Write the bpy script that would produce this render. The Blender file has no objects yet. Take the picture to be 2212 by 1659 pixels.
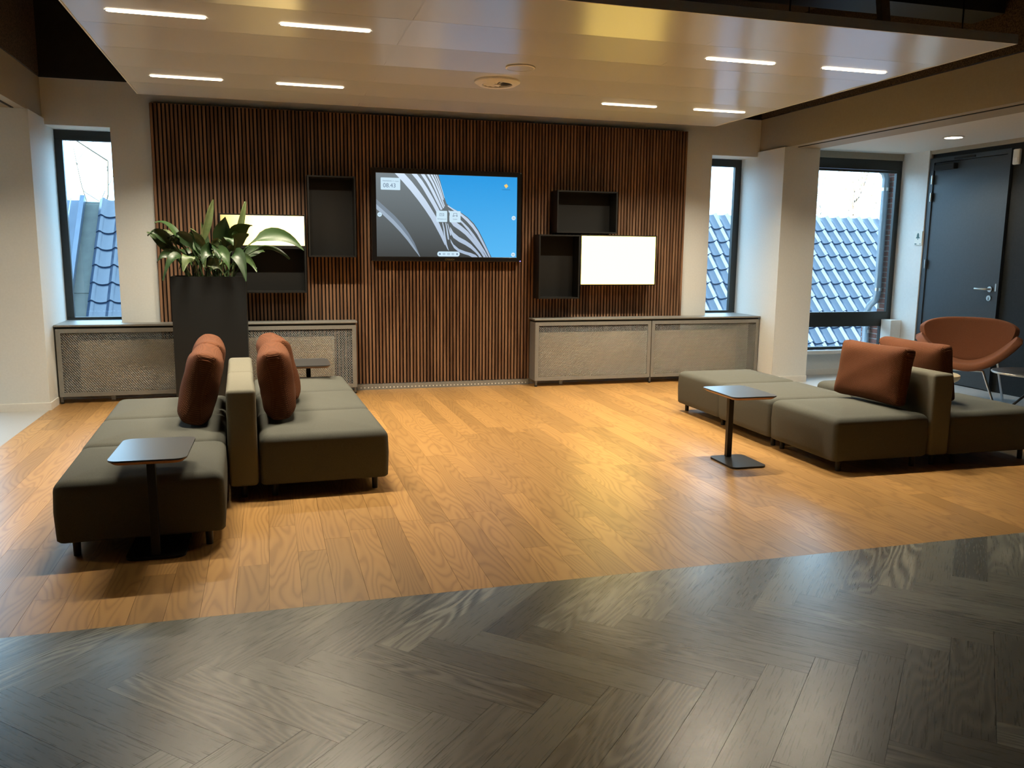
import bpy, bmesh, math, random
from mathutils import Vector, Matrix, noise

# ------------------------------------------------------------------ camera, world, sun, exposure
S = 0.866                      # one survey unit = 0.866 m
sc = bpy.context.scene
COL = sc.collection
RES_X = 2212.0
F_PX, YAW, PITCH, ROLL = 1818.47, 0.28168, 0.156316, 0.0101546
cam_d = bpy.data.cameras.new('camera')
cam_d.sensor_fit = 'HORIZONTAL'; cam_d.sensor_width = 36.0
cam_d.lens = 36.0 * F_PX / RES_X
cam_d.clip_start = 0.05; cam_d.clip_end = 300
cam = bpy.data.objects.new('camera', cam_d); COL.objects.link(cam)
fw = Vector((math.sin(YAW)*math.cos(PITCH), math.cos(YAW)*math.cos(PITCH), -math.sin(PITCH)))
rt = Vector((math.cos(YAW), -math.sin(YAW), 0)); up = rt.cross(fw)
rt2 = rt*math.cos(ROLL) + up*math.sin(ROLL); up2 = -rt*math.sin(ROLL) + up*math.cos(ROLL)
cam.matrix_world = Matrix(((rt2.x, up2.x, -fw.x, 0), (rt2.y, up2.y, -fw.y, -9.83657*S), (rt2.z, up2.z, -fw.z, 1.61257*S), (0, 0, 0, 1)))
sc.camera = cam

w = bpy.data.worlds.new('sky'); sc.world = w; w.use_nodes = True
bg = w.node_tree.nodes['Background']
bg.inputs[0].default_value = (0.43, 0.71, 1.0, 1); bg.inputs[1].default_value = 8.5

sun_d = bpy.data.lights.new('sun', 'SUN'); sun_d.energy = 150.0; sun_d.angle = 0.01; sun_d.color = (1.0, 0.93, 0.82)
sun = bpy.data.objects.new('sun', sun_d); COL.objects.link(sun)
sun.rotation_euler = Vector((0.96, 0.05, -0.19)).to_track_quat('-Z', 'Y').to_euler()

SLOT_W = 34.5                  # watts of one slot light
sc.view_settings.view_transform = 'Standard'; sc.view_settings.look = 'None'
sc.view_settings.gamma = 1.0; sc.view_settings.use_curve_mapping = False
sc.view_settings.exposure = 0.0
sc.cycles.use_denoising = True
sc.cycles.max_bounces = 10; sc.cycles.diffuse_bounces = 6; sc.cycles.glossy_bounces = 4
sc.cycles.transparent_max_bounces = 12; sc.cycles.sample_clamp_indirect = 6.0
sc.cycles.caustics_reflective = False; sc.cycles.caustics_refractive = False
random.seed(7)

# ------------------------------------------------------------------ materials
def nodes_of(m): return m.node_tree.nodes, m.node_tree.links
def base_mat(name, col, rough=0.5, metal=0.0, spec=0.5):
    m = bpy.data.materials.new(name); m.use_nodes = True
    b = m.node_tree.nodes['Principled BSDF']
    b.inputs['Base Color'].default_value = (*col, 1); b.inputs['Roughness'].default_value = rough
    b.inputs['Metallic'].default_value = metal; b.inputs['Specular IOR Level'].default_value = spec
    return m
def nd(n, t, **kw):
    x = n.new(t)
    for k, v in kw.items(): setattr(x, k, v)
    return x
def math_node(n, l, op, a, b=None):
    x = nd(n, 'ShaderNodeMath', operation=op)
    for i, v in enumerate((a, b)):
        if v is None: continue
        if isinstance(v, (int, float)): x.inputs[i].default_value = v
        else: l.new(v, x.inputs[i])
    return x.outputs[0]
def ramp(n, l, fac, stops):
    r = nd(n, 'ShaderNodeValToRGB')
    el = r.color_ramp.elements
    while len(el) < len(stops): el.new(0.5)
    for e, (p, c) in zip(el, stops): e.position = p; e.color = (*c, 1)
    l.new(fac, r.inputs[0]); return r.outputs[0]
def bump(n, l, h, strength, dist, b):
    x = nd(n, 'ShaderNodeBump'); x.inputs['Strength'].default_value = strength; x.inputs['Distance'].default_value = dist
    l.new(h, x.inputs['Height']); l.new(x.outputs[0], b.inputs['Normal'])
def speckle_mat(name, col, col2, scale, rough=0.6, metal=0.0, spec=0.4, bstr=0.1, bdist=0.002, detail=4, stretch=(1, 1, 1)):
    m = base_mat(name, col, rough, metal, spec); n, l = nodes_of(m); b = n['Principled BSDF']
    tc = nd(n, 'ShaderNodeTexCoord'); mp = nd(n, 'ShaderNodeMapping'); mp.inputs['Scale'].default_value = stretch
    l.new(tc.outputs['Object'], mp.inputs[0])
    nz = nd(n, 'ShaderNodeTexNoise'); nz.inputs['Scale'].default_value = scale; nz.inputs['Detail'].default_value = detail
    l.new(mp.outputs[0], nz.inputs['Vector'])
    l.new(ramp(n, l, nz.outputs[0], [(0.32, col), (0.68, col2)]), b.inputs['Base Color'])
    if bstr: bump(n, l, nz.outputs[0], bstr, bdist, b)
    return m
def emit_mat(name, col, strength):
    m = bpy.data.materials.new(name); m.use_nodes = True; n, l = nodes_of(m)
    n.remove(n['Principled BSDF'])
    e = nd(n, 'ShaderNodeEmission'); e.inputs[0].default_value = (*col, 1); e.inputs[1].default_value = strength
    l.new(e.outputs[0], n['Material Output'].inputs[0]); return m
def grain_mat(name, light, mid, dark, rough, lines=34.0, along=0.9, across=7.0, vary=0.16, spec=0.5, contrast=1.0, pore=0.5, selective=False):
    """wood: contour lines of a noise stretched along the board (local Y), shifted per board"""
    m = base_mat(name, mid, rough, 0, spec); n, l = nodes_of(m); b = n['Principled BSDF']
    tc = nd(n, 'ShaderNodeTexCoord'); oi = nd(n, 'ShaderNodeObjectInfo')
    add = nd(n, 'ShaderNodeVectorMath', operation='MULTIPLY_ADD')
    l.new(oi.outputs['Random'], add.inputs[0]); add.inputs[1].default_value = (37.0, 61.0, 23.0)
    l.new(tc.outputs['Object'], add.inputs[2])
    mp = nd(n, 'ShaderNodeMapping'); mp.inputs['Scale'].default_value = (across, along, across); l.new(add.outputs[0], mp.inputs[0])
    nz = nd(n, 'ShaderNodeTexNoise'); nz.inputs['Scale'].default_value = 1.0; nz.inputs['Detail'].default_value = 2.2; nz.inputs['Roughness'].default_value = 0.42
    l.new(mp.outputs[0], nz.inputs['Vector'])
    ph = math_node(n, l, 'MULTIPLY', nz.outputs[0], lines)
    sw = math_node(n, l, 'SINE', math_node(n, l, 'MULTIPLY', ph, 6.2832))
    f1 = math_node(n, l, 'MULTIPLY_ADD', sw, 0.5); n_ = n[-1]; n_.inputs[2].default_value = 0.5
    mp2 = nd(n, 'ShaderNodeMapping'); mp2.inputs['Scale'].default_value = (210, 7, 210); l.new(add.outputs[0], mp2.inputs[0])
    nz2 = nd(n, 'ShaderNodeTexNoise'); nz2.inputs['Scale'].default_value = 1.0; nz2.inputs['Detail'].default_value = 3.0
    l.new(mp2.outputs[0], nz2.inputs['Vector'])
    if selective:   # only some boards show bold growth rings
        k_ = math_node(n, l, 'POWER', math_node(n, l, 'FRACT', math_node(n, l, 'MULTIPLY', oi.outputs['Random'], 7.31)), 2.0)
        k_ = math_node(n, l, 'MULTIPLY', k_, contrast)
        mix = math_node(n, l, 'MULTIPLY_ADD', math_node(n, l, 'SUBTRACT', f1, 0.5), k_); n[-1].inputs[2].default_value = 0.42
    else:
        mix = math_node(n, l, 'MULTIPLY_ADD', f1, contrast); n[-1].inputs[2].default_value = (1-contrast)*0.5
    tot = math_node(n, l, 'MULTIPLY_ADD', nz2.outputs[0], pore); l.new(mix, n[-1].inputs[2])
    tot = math_node(n, l, 'SUBTRACT', tot, pore*0.5)
    c = ramp(n, l, tot, [(0.03, dark), (0.36, mid), (0.95, light)])
    hs = nd(n, 'ShaderNodeHueSaturation')
    val = math_node(n, l, 'MULTIPLY_ADD', oi.outputs['Random'], vary); n[-1].inputs[2].default_value = 1.0 - vary*0.5
    l.new(val, hs.inputs['Value']); l.new(c, hs.inputs['Color']); l.new(hs.outputs[0], b.inputs['Base Color'])
    rr = math_node(n, l, 'MULTIPLY_ADD', nz2.outputs[0], 0.06); n[-1].inputs[2].default_value = rough - 0.03
    l.new(rr, b.inputs['Roughness'])
    bump(n, l, nz2.outputs[0], 0.02, 0.001, b)
    return m

M = {}
M['wall'] = speckle_mat('wall_paint', (0.70, 0.725, 0.71), (0.73, 0.755, 0.74), 60, 0.75, bstr=0.04, bdist=0.001)
M['beam'] = speckle_mat('beam_paint', (0.34, 0.305, 0.235), (0.36, 0.325, 0.25), 50, 0.6, bstr=0.03, bdist=0.001)  # beams get less light: that shade is put into the colour; also grey trims
M['white'] = speckle_mat('white_paint', (0.74, 0.73, 0.69), (0.77, 0.76, 0.72), 40, 0.55, bstr=0.03, bdist=0.001)
M['void_black'] = speckle_mat('black_board', (0.012, 0.012, 0.011), (0.022, 0.021, 0.018), 160, 0.9, bstr=0.4, bdist=0.004)
M['woodwool'] = speckle_mat('wood_wool_board', (0.018, 0.013, 0.009), (0.12, 0.085, 0.055), 90, 0.95, bstr=0.9, bdist=0.008, detail=6)
M['oak'] = grain_mat('oak_plank', (0.43, 0.243, 0.083), (0.385, 0.211, 0.070), (0.26, 0.133, 0.041), 0.35, lines=26, along=0.62, across=4.4, vary=0.36, contrast=0.62, pore=0.14)
M['herring'] = grain_mat('grey_plank', (0.250, 0.250, 0.212), (0.124, 0.129, 0.112), (0.076, 0.078, 0.069), 0.28, lines=24, along=0.7, across=4.5, vary=0.85, contrast=1.0, pore=0.06, spec=1.0, selective=True)
M['floor_dark'] = base_mat('dark_floor', (0.05, 0.05, 0.045), 0.35)
M['floor_sub'] = base_mat('floor_joint', (0.05, 0.028, 0.012), 0.8)
M['grey_floor'] = speckle_mat('grey_floor', (0.36, 0.36, 0.35), (0.40, 0.40, 0.385), 120, 0.45, bstr=0.03)
M['slat'] = grain_mat('walnut_slat', (0.235, 0.132, 0.076), (0.190, 0.103, 0.058), (0.135, 0.070, 0.039), 0.55, lines=5, along=0.5, across=7.0, vary=0.34, spec=0.3, pore=0.3)
M['felt'] = speckle_mat('black_felt', (0.010, 0.007, 0.006), (0.018, 0.012, 0.010), 300, 0.95, bstr=0.2)
M['frame'] = speckle_mat('window_frame_paint', (0.028, 0.034, 0.034), (0.034, 0.040, 0.040), 90, 0.4, bstr=0.03)
M['alu'] = speckle_mat('grey_metal', (0.27, 0.275, 0.265), (0.30, 0.305, 0.29), 70, 0.42, 0.4, bstr=0.02)
M['alu_dark'] = speckle_mat('dark_grey_metal', (0.10, 0.09, 0.08), (0.12, 0.11, 0.095), 70, 0.5, 0.3, bstr=0.02)
M['gap'] = base_mat('shadow_gap_black', (0.010, 0.010, 0.009), 0.8)
M['mesh'] = base_mat('mesh_metal', (0.30, 0.30, 0.28), 0.6)
M['rad'] = speckle_mat('radiator_enamel', (0.76, 0.76, 0.71), (0.78, 0.78, 0.73), 40, 0.45, bstr=0.02)
M['panel'] = speckle_mat('satin_ceiling_metal', (0.69, 0.72, 0.745), (0.71, 0.74, 0.765), 260, 0.21, 0.0, spec=0.8, bstr=0.02, bdist=0.0006)
M['panel_edge'] = base_mat('ceiling_edge', (0.78, 0.77, 0.72), 0.6)
M['seat'] = speckle_mat('grey_green_wool', (0.080, 0.081, 0.069), (0.112, 0.113, 0.096), 420, 0.92, spec=0.15, bstr=0.35, bdist=0.002)
M['backfab'] = speckle_mat('sand_wool', (0.152, 0.145, 0.112), (0.192, 0.182, 0.140), 420, 0.9, spec=0.15, bstr=0.35, bdist=0.002)
M['black_metal'] = speckle_mat('black_powder_coat', (0.008, 0.008, 0.008), (0.013, 0.013, 0.012), 300, 0.42, 0.0, bstr=0.05, bdist=0.0006)
M['tabletop'] = speckle_mat('table_laminate', (0.034, 0.036, 0.039), (0.040, 0.042, 0.046), 260, 0.31, spec=1.0, bstr=0.0, bdist=0.0005)
M['tableedge'] = speckle_mat('ply_edge', (0.33, 0.17, 0.085), (0.42, 0.23, 0.12), 60, 0.5, stretch=(1, 1, 14))
M['planter'] = speckle_mat('anthracite_powder_coat', (0.0085, 0.010, 0.0110), (0.0115, 0.0130, 0.0140), 340, 0.42, bstr=0.10, bdist=0.0008)
M['soil'] = speckle_mat('soil', (0.018, 0.012, 0.008), (0.06, 0.04, 0.025), 60, 0.95, bstr=0.8, bdist=0.02)
M['bezel'] = base_mat('bezel_black', (0.008, 0.008, 0.009), 0.32)
M['box'] = speckle_mat('box_black', (0.0055, 0.0055, 0.005), (0.0075, 0.0072, 0.0065), 220, 0.5, bstr=0.05, bdist=0.0006)
M['chrome'] = base_mat('chrome', (0.80, 0.80, 0.80), 0.10, 1.0)
M['steel'] = base_mat('brushed_steel', (0.62, 0.62, 0.60), 0.28, 1.0)
M['door'] = speckle_mat('door_paint', (0.040, 0.050, 0.058), (0.046, 0.056, 0.065), 60, 0.42, bstr=0.02)
M['blackwall'] = speckle_mat('black_wall', (0.010, 0.014, 0.017), (0.015, 0.019, 0.022), 50, 0.75, bstr=0.05)
M['plastic'] = base_mat('white_plastic', (0.78, 0.77, 0.70), 0.4)
M['pale'] = speckle_mat('pale_wood', (0.66, 0.55, 0.36), (0.72, 0.61, 0.42), 30, 0.5, bstr=0.02)
M['tile'] = speckle_mat('glazed_tile', (0.010, 0.018, 0.037), (0.015, 0.025, 0.046), 9, 0.30, spec=0.7, bstr=0.1, bdist=0.004)
M['zinc'] = speckle_mat('zinc', (0.058, 0.078, 0.112), (0.072, 0.094, 0.130), 6, 0.45, 0.3, bstr=0.05)
M['lead'] = speckle_mat('weathered_lead', (0.040, 0.044, 0.040), (0.055, 0.060, 0.053), 7, 0.7, bstr=0.15, bdist=0.004)
M['mortar'] = speckle_mat('mortar', (0.30, 0.29, 0.27), (0.38, 0.37, 0.34), 80, 0.9, bstr=0.4)
M['brick'] = speckle_mat('brick', (0.11, 0.035, 0.024), (0.16, 0.055, 0.038), 18, 0.85, bstr=0.4, bdist=0.003)
M['pipe'] = base_mat('zinc_pipe', (0.26, 0.30, 0.34), 0.35, 0.3)
M['bark'] = speckle_mat('bark', (0.10, 0.075, 0.05), (0.16, 0.12, 0.085), 30, 0.9)
M['autumn'] = speckle_mat('autumn_leaf', (0.30, 0.22, 0.05), (0.24, 0.25, 0.09), 3, 0.7)
M['gravel'] = speckle_mat('gravel', (0.08, 0.08, 0.07), (0.11, 0.11, 0.10), 20, 0.9)
M['lamp'] = emit_mat('slot_light', (1.0, 0.80, 0.56), 9.0)
M['spot'] = emit_mat('downlight', (1.0, 0.86, 0.66), 14.0)
M['led'] = emit_mat('status_led', (0.25, 0.2, 1.0), 4.0)

def cushion_mat():
    m = base_mat('rust_waffle_knit', (0.30, 0.085, 0.032), 0.85, 0, 0.2); n, l = nodes_of(m); b = n['Principled BSDF']
    tc = nd(n, 'ShaderNodeTexCoord'); mp = nd(n, 'ShaderNodeMapping'); mp.inputs['Rotation'].default_value = (0.785, 0.0, 0.0)
    l.new(tc.outputs['Object'], mp.inputs[0])
    w1 = nd(n, 'ShaderNodeTexWave', bands_direction='Y'); w1.inputs['Scale'].default_value = 38
    w2 = nd(n, 'ShaderNodeTexWave', bands_direction='Z'); w2.inputs['Scale'].default_value = 38
    for x in (w1, w2): x.inputs['Distortion'].default_value = 0.6; l.new(mp.outputs[0], x.inputs[0])
    h = math_node(n, l, 'MULTIPLY', w1.outputs['Fac'], w2.outputs['Fac'])
    l.new(ramp(n, l, h, [(0.0, (0.100, 0.034, 0.013)), (0.8, (0.200, 0.073, 0.031))]), b.inputs['Base Color'])
    bump(n, l, h, 0.55, 0.004, b); return m
M['cushion'] = cushion_mat()
M['chairfab'] = speckle_mat('terracotta_wool', (0.215, 0.083, 0.042), (0.275, 0.109, 0.056), 330, 0.85, spec=0.2, bstr=0.4, bdist=0.002)

def leaf_mat():
    m = base_mat('plant_leaf', (0.035, 0.10, 0.025), 0.42, 0, 0.5); n, l = nodes_of(m); b = n['Principled BSDF']
    oi = nd(n, 'ShaderNodeObjectInfo'); tc = nd(n, 'ShaderNodeTexCoord')
    nz = nd(n, 'ShaderNodeTexNoise'); nz.inputs['Scale'].default_value = 30; l.new(tc.outputs['Object'], nz.inputs['Vector'])
    t = math_node(n, l, 'MULTIPLY_ADD', nz.outputs[0], 0.3); l.new(math_node(n, l, 'MULTIPLY', oi.outputs['Random'], 0.7), n[-2].inputs[2] if False else t.node.inputs[2])
    l.new(ramp(n, l, t, [(0.1, (0.014, 0.034, 0.011)), (0.6, (0.036, 0.078, 0.022)), (0.95, (0.14, 0.165, 0.070))]), b.inputs['Base Color'])
    return m
M['leaf'] = leaf_mat()

def glass_mat():
    m = bpy.data.materials.new('window_glass'); m.use_nodes = True; n, l = nodes_of(m); n.remove(n['Principled BSDF'])
    t = nd(n, 'ShaderNodeBsdfTransparent'); t.inputs[0].default_value = (0.94, 0.97, 0.96, 1)
    g = nd(n, 'ShaderNodeBsdfGlossy'); g.inputs['Roughness'].default_value = 0.02
    lw = nd(n, 'ShaderNodeLayerWeight'); lw.inputs[0].default_value = 0.5
    fr = math_node(n, l, 'MULTIPLY_ADD', math_node(n, l, 'POWER', lw.outputs['Facing'], 5.0), 0.45); fr.node.inputs[2].default_value = 0.025
    mx = nd(n, 'ShaderNodeMixShader'); l.new(fr, mx.inputs[0]); l.new(t.outputs[0], mx.inputs[1]); l.new(g.outputs[0], mx.inputs[2])
    l.new(mx.outputs[0], n['Material Output'].inputs[0]); return m
M['glass'] = glass_mat()

def lightbox_mat(name, lo, hi, x0, x1, blue=0.14):
    """back-lit acrylic: brightest next to the LED edge"""
    m = bpy.data.materials.new(name); m.use_nodes = True; n, l = nodes_of(m); n.remove(n['Principled BSDF'])
    tc = nd(n, 'ShaderNodeTexCoord'); sp = nd(n, 'ShaderNodeSeparateXYZ'); l.new(tc.outputs['Object'], sp.inputs[0])
    mr = nd(n, 'ShaderNodeMapRange'); mr.inputs[1].default_value = x0; mr.inputs[2].default_value = x1
    mr.inputs[3].default_value = lo; mr.inputs[4].default_value = hi; l.new(sp.outputs[0], mr.inputs[0])
    e = nd(n, 'ShaderNodeEmission'); e.inputs[0].default_value = (1.0, 0.70, blue, 1); l.new(mr.outputs[0], e.inputs[1])
    l.new(e.outputs[0], n['Material Output'].inputs[0]); return m

# ------------------------------------------------------------------ builders (all measures in survey units)
class B:
    def __init__(s): s.bm = bmesh.new()
    def box(s, x0, x1, y0, y1, z0, z1, r=0.0, seg=2):
        r_ = bmesh.ops.create_cube(s.bm, size=1.0)
        vs = r_['verts']
        for v in vs: v.co = Vector(((x0+x1)/2 + v.co.x*(x1-x0), (y0+y1)/2 + v.co.y*(y1-y0), (z0+z1)/2 + v.co.z*(z1-z0)))
        if r > 0:
            es = list({e for v in vs for e in v.link_edges})
            bmesh.ops.bevel(s.bm, geom=es, offset=r, segments=seg, affect='EDGES', profile=0.5, clamp_overlap=True)
        return s
    def cyl(s, p0, p1, r0, r1=None, seg=16, cap=True):
        p0, p1 = Vector(p0), Vector(p1); d = p1-p0; r1 = r0 if r1 is None else r1
        q = d.to_track_quat('Z', 'Y').to_matrix().to_4x4(); q.translation = (p0+p1)/2
        bmesh.ops.create_cone(s.bm, cap_ends=cap, cap_tris=False, segments=seg, radius1=r0, radius2=r1, depth=d.length, matrix=q)
        return s
    def tube(s, pts, r, seg=8, radii=None):
        pts = [Vector(p) for p in pts]; rings = []
        for i, p in enumerate(pts):
            t = (pts[min(i+1, len(pts)-1)] - pts[max(i-1, 0)]).normalized()
            a = t.orthogonal().normalized() if i == 0 else (rings[-1][1] - t*rings[-1][1].dot(t)).normalized()
            b = t.cross(a); rr = radii[i] if radii else r
            rings.append(([s.bm.verts.new(p + (a*math.cos(k*2*math.pi/seg) + b*math.sin(k*2*math.pi/seg))*rr) for k in range(seg)], a))
        for (A, _), (C, _) in zip(rings, rings[1:]):
            for k in range(seg): s.bm.faces.new((A[k], A[(k+1) % seg], C[(k+1) % seg], C[k]))
        s.bm.faces.new(rings[0][0][::-1]); s.bm.faces.new(rings[-1][0]); return s
    def poly(s, pts): s.bm.faces.new([s.bm.verts.new(Vector(p)) for p in pts]); return s
    def prism(s, outline, z0, z1, zf=None):
        lo = [s.bm.verts.new((x, y, z0)) for x, y in outline]; hi = [s.bm.verts.new((x, y, z1)) for x, y in outline]
        n = len(lo); s.bm.faces.new(lo[::-1]); s.bm.faces.new(hi)
        for i in range(n): s.bm.faces.new((lo[i], lo[(i+1) % n], hi[(i+1) % n], hi[i]))
        return s
    def grid(s, fn, nu, nv, closed_u=False):
        vs = [[s.bm.verts.new(Vector(fn(i/nu, j/nv))) for j in range(nv+1)] for i in range(nu+1)]
        for i in range(nu):
            for j in range(nv):
                try: s.bm.faces.new((vs[i][j], vs[i+1][j], vs[i+1][j+1], vs[i][j+1]))
                except ValueError: pass
        return s
    def lathe(s, prof, c=(0, 0), seg=32):
        rings = [[s.bm.verts.new((c[0]+r*math.cos(2*math.pi*k/seg), c[1]+r*math.sin(2*math.pi*k/seg), z)) for k in range(seg)] for r, z in prof]
        for A, C in zip(rings, rings[1:]):
            for k in range(seg): s.bm.faces.new((A[k], A[(k+1) % seg], C[(k+1) % seg], C[k]))
        s.bm.faces.new(rings[0][::-1]); s.bm.faces.new(rings[-1]); return s
    def obj(s, name, mat, parent=None, at=None, smooth=None, rot=None, own=False):
        """at = origin of the object in world units (defaults to parent's origin so verts can be given in world units)"""
        o_par = Vector(parent['_o']) if parent is not None and '_o' in parent else Vector((0, 0, 0))
        org = Vector(at) if at is not None else o_par
        for v in s.bm.verts: v.co = (v.co if own else v.co - org) * S
        bmesh.ops.recalc_face_normals(s.bm, faces=s.bm.faces)
        me = bpy.data.meshes.new(name); s.bm.to_mesh(me); s.bm.free()
        if mat is not None: me.materials.append(M[mat] if isinstance(mat, str) else mat)
        if smooth:
            me.polygons.foreach_set('use_smooth', [True]*len(me.polygons)); me.set_sharp_from_angle(angle=math.radians(smooth))
        o = bpy.data.objects.new(name, me); COL.objects.link(o)
        o.parent = parent; o.location = (org - o_par) * S; o['_o'] = tuple(org)
        if rot: o.rotation_euler = rot
        return o
def box(*a, **k): return B().box(*a, **k)

def thing(name, label, cat, at=(0, 0, 0), rotz=0, group=None):
    o = bpy.data.objects.new(name, None); o.empty_display_size = 0.1; COL.objects.link(o)
    o.location = Vector(at)*S; o.rotation_euler = (0, 0, rotz); o['_o'] = tuple(at)
    return tag(o, label, cat, group)
def tag(o, label, cat, group=None):
    o['label'] = label; o['category'] = cat
    if group: o['group'] = group
    return o
def struct(o, label=None):
    o['kind'] = 'structure'
    if label: o['label'] = label
    return o
def sthing(name, label, at=(0, 0, 0)):
    o = bpy.data.objects.new(name, None); o.empty_display_size = 0.1; COL.objects.link(o)
    o.location = Vector(at)*S; o['_o'] = tuple(at); return struct(o, label)
def inst(src, parent, at, rot=None, scale=None):
    """a copy of one mesh object, at = world units"""
    c = src.copy(); COL.objects.link(c); c.parent = parent
    o_par = Vector(parent['_o']) if parent is not None else Vector((0, 0, 0))
    c.location = (Vector(at)-o_par)*S; c['_o'] = tuple(at)
    if rot is not None: c.rotation_euler = rot
    if scale is not None: c.scale = scale
    return c
def copy_tree(root, at, rotz, label, group=None):
    r = root.copy(); COL.objects.link(r); r.location = Vector(at)*S; r.rotation_euler = (0, 0, rotz); r['_o'] = tuple(at); r['label'] = label
    if group: r['group'] = group
    for ch in list(root.children):
        c = ch.copy(); COL.objects.link(c); c.parent = r
        for g in list(ch.children):
            d = g.copy(); COL.objects.link(d); d.parent = c
    return r
def rrect(x0, x1, y0, y1, r, n=6):
    pts = []
    for cx, cy, a0 in ((x1-r, y1-r, 0), (x0+r, y1-r, 90), (x0+r, y0+r, 180), (x1-r, y0+r, 270)):
        for k in range(n+1):
            a = math.radians(a0 + 90*k/n); pts.append((cx+r*math.cos(a), cy+r*math.sin(a)))
    return pts

# ------------------------------------------------------------------ the room shell
XL, XR = -2.13, 6.10           # inner faces of the piers
ZB, ZT = 2.90, 3.30            # beam underside, beam top
PD = -0.60                     # front of the piers
wb = sthing('wall_back', 'pale painted back wall with the two tall window openings')
box(-1.52, 5.45, 0, .45, 0, ZT).obj('wall_field', 'wall', wb)
for x0, x1 in ((XL, -1.52), (5.45, XR)):
    box(x0-(.5 if x0 < 0 else 0), x1+(.5 if x0 > 0 else 0), 0, .45, 2.84, ZT).obj('window_lintel', 'wall', wb)
    box(x0, x1, 0.0, .45, 0, .795).obj('window_apron', 'wall', wb)
struct(box(XL-.5, XR+.5, 0, .3, ZT, 4.4).obj('wall_upper_back', 'void_black'), 'black board wall above the back wall')
for nm, x0, x1 in (('wall_pier_left', XL-.5, XL), ('wall_pier_right', XR, XR+.5)):
    struct(box(x0, x1, PD if x0 > 0 else -.62, .45, 0, ZB).obj(nm, 'wall'), 'pale painted wall pier beside the %s tall window' % ('left' if x0 < 0 else 'right'))
for side, x0, x1, sx in (('left', XL-.5, XL-.02, XL-.12), ('right', XR+.03, XR+.5, XR+.15)):
    bt = sthing('beam_'+side, 'boxed ceiling beam on the %s running towards the viewer' % side)
    box(x0, x1, -13, 0, ZB, ZT).obj('beam_body', 'beam', bt)
    box(sx-.012, sx+.012, -13, -.66, ZB-.006, ZB+.02).obj('track_slot', 'gap', bt)
    xs = (x0-.3, x1-.0) if side == 'left' else (x0+.0, x1+.3)
    wx = x1 if side == 'left' else x0
    struct(box(min(wx-.2*(side == 'left'), wx), max(wx+.2*(side == 'right'), wx), -13, 0, ZT+.012, 4.4).obj('wall_upper_'+side, 'woodwool'), 'dark brown wood-wool board above the %s beam' % side)
struct(box(XL-.5, XR+.5, -13, .3, 4.4, 4.6).obj('ceiling', 'woodwool'), 'dark wood-wool roof underside')
rb = box(2.2, XR+.02, -3.7, -3.35, 3.66, 4.3).obj('roof_beam', M['door']); struct(rb, 'dark grey steel roof beam above the ceiling panel')
br = B().tube([(4.62, -3.95, 3.95), (4.88, -3.78, 3.24)], .05, 4).obj('roof_brace', 'pale'); struct(br, 'pale yellow timber brace above the ceiling panel')

# baseboards of the left pier and the alcoves
bbm = 'white'
struct(box(XL-.5, XL+.012, -.635, -.62, 0, .075).obj('baseboard_pier_left', bbm)); struct(box(XL, XL+.014, -.62, -.30, 0, .075).obj('baseboard_pier_left_return', bbm))
struct(box(XR, XR+.5, PD-.015, PD, 0, .075).obj('baseboard_pier_right', bbm))

# right alcove
AY = -.10
ax0, ax1 = XR+.5, 8.27
wa = sthing('wall_alcove_right', 'pale wall around the large alcove window')
box(ax0, ax1, AY, .0, 0, .285).obj('wall_field', 'wall', wa)
box(ax0, ax1, AY, .0, 2.865, 2.95).obj('window_head', 'beam', wa)
box(ax0, ax1, AY-.014, AY, 0, .075).obj('baseboard', 'white', wa)
struct(box(ax1, 9.0, -.56, .0, 0, 2.95).obj('wall_alcove_return', 'white'), 'white wall strip between alcove window and dark door')
struct(box(8.33, 9.0, -13, -.56, 0, 2.90).obj('wall_right', 'blackwall'), 'black painted wall around the door')
struct(box(8.30, 9.0, -13, -.56, 2.90, 2.95).obj('trim_1', 'beam'), 'grey ceiling trim above the black wall')
struct(box(ax0, 9.0, -13, .2, 2.95, 3.1).obj('ceiling_alcove_right', 'white'), 'white alcove ceiling with round downlight')
tag(box(8.10, 8.265, -.30, -.105, 0, .74, r=.004).obj('pipe_casing', 'white'), 'low white boxed pipe casing beneath alcove window corner', 'casing')

# left alcove (its window is beyond the frame, its daylight reaches the grey floor)
wl = sthing('wall_alcove_left', 'pale wall of the left alcove')
box(-6.2, XL-.5, AY, .2, 0, .6).obj('wall_field', 'wall', wl)
box(-6.2, -4.6, AY, .2, .6, 2.95).obj('wall_field', 'wall', wl)
box(-4.6, XL-.5, AY, .2, 2.7, 2.95).obj('wall_field', 'wall', wl)
struct(box(-6.4, -6.2, -13, .2, 0, 2.95).obj('wall_left', 'wall'), 'pale far wall of the left alcove')
struct(box(-6.4, XL-.5, -13, .2, 2.95, 3.1).obj('ceiling_alcove_left', 'white'), 'white ceiling of the left alcove')
struct(box(-6.4, 9.0, -13.2, -13, 0, 4.6).obj('wall_front', 'blackwall'), 'wall behind the viewer')

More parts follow.
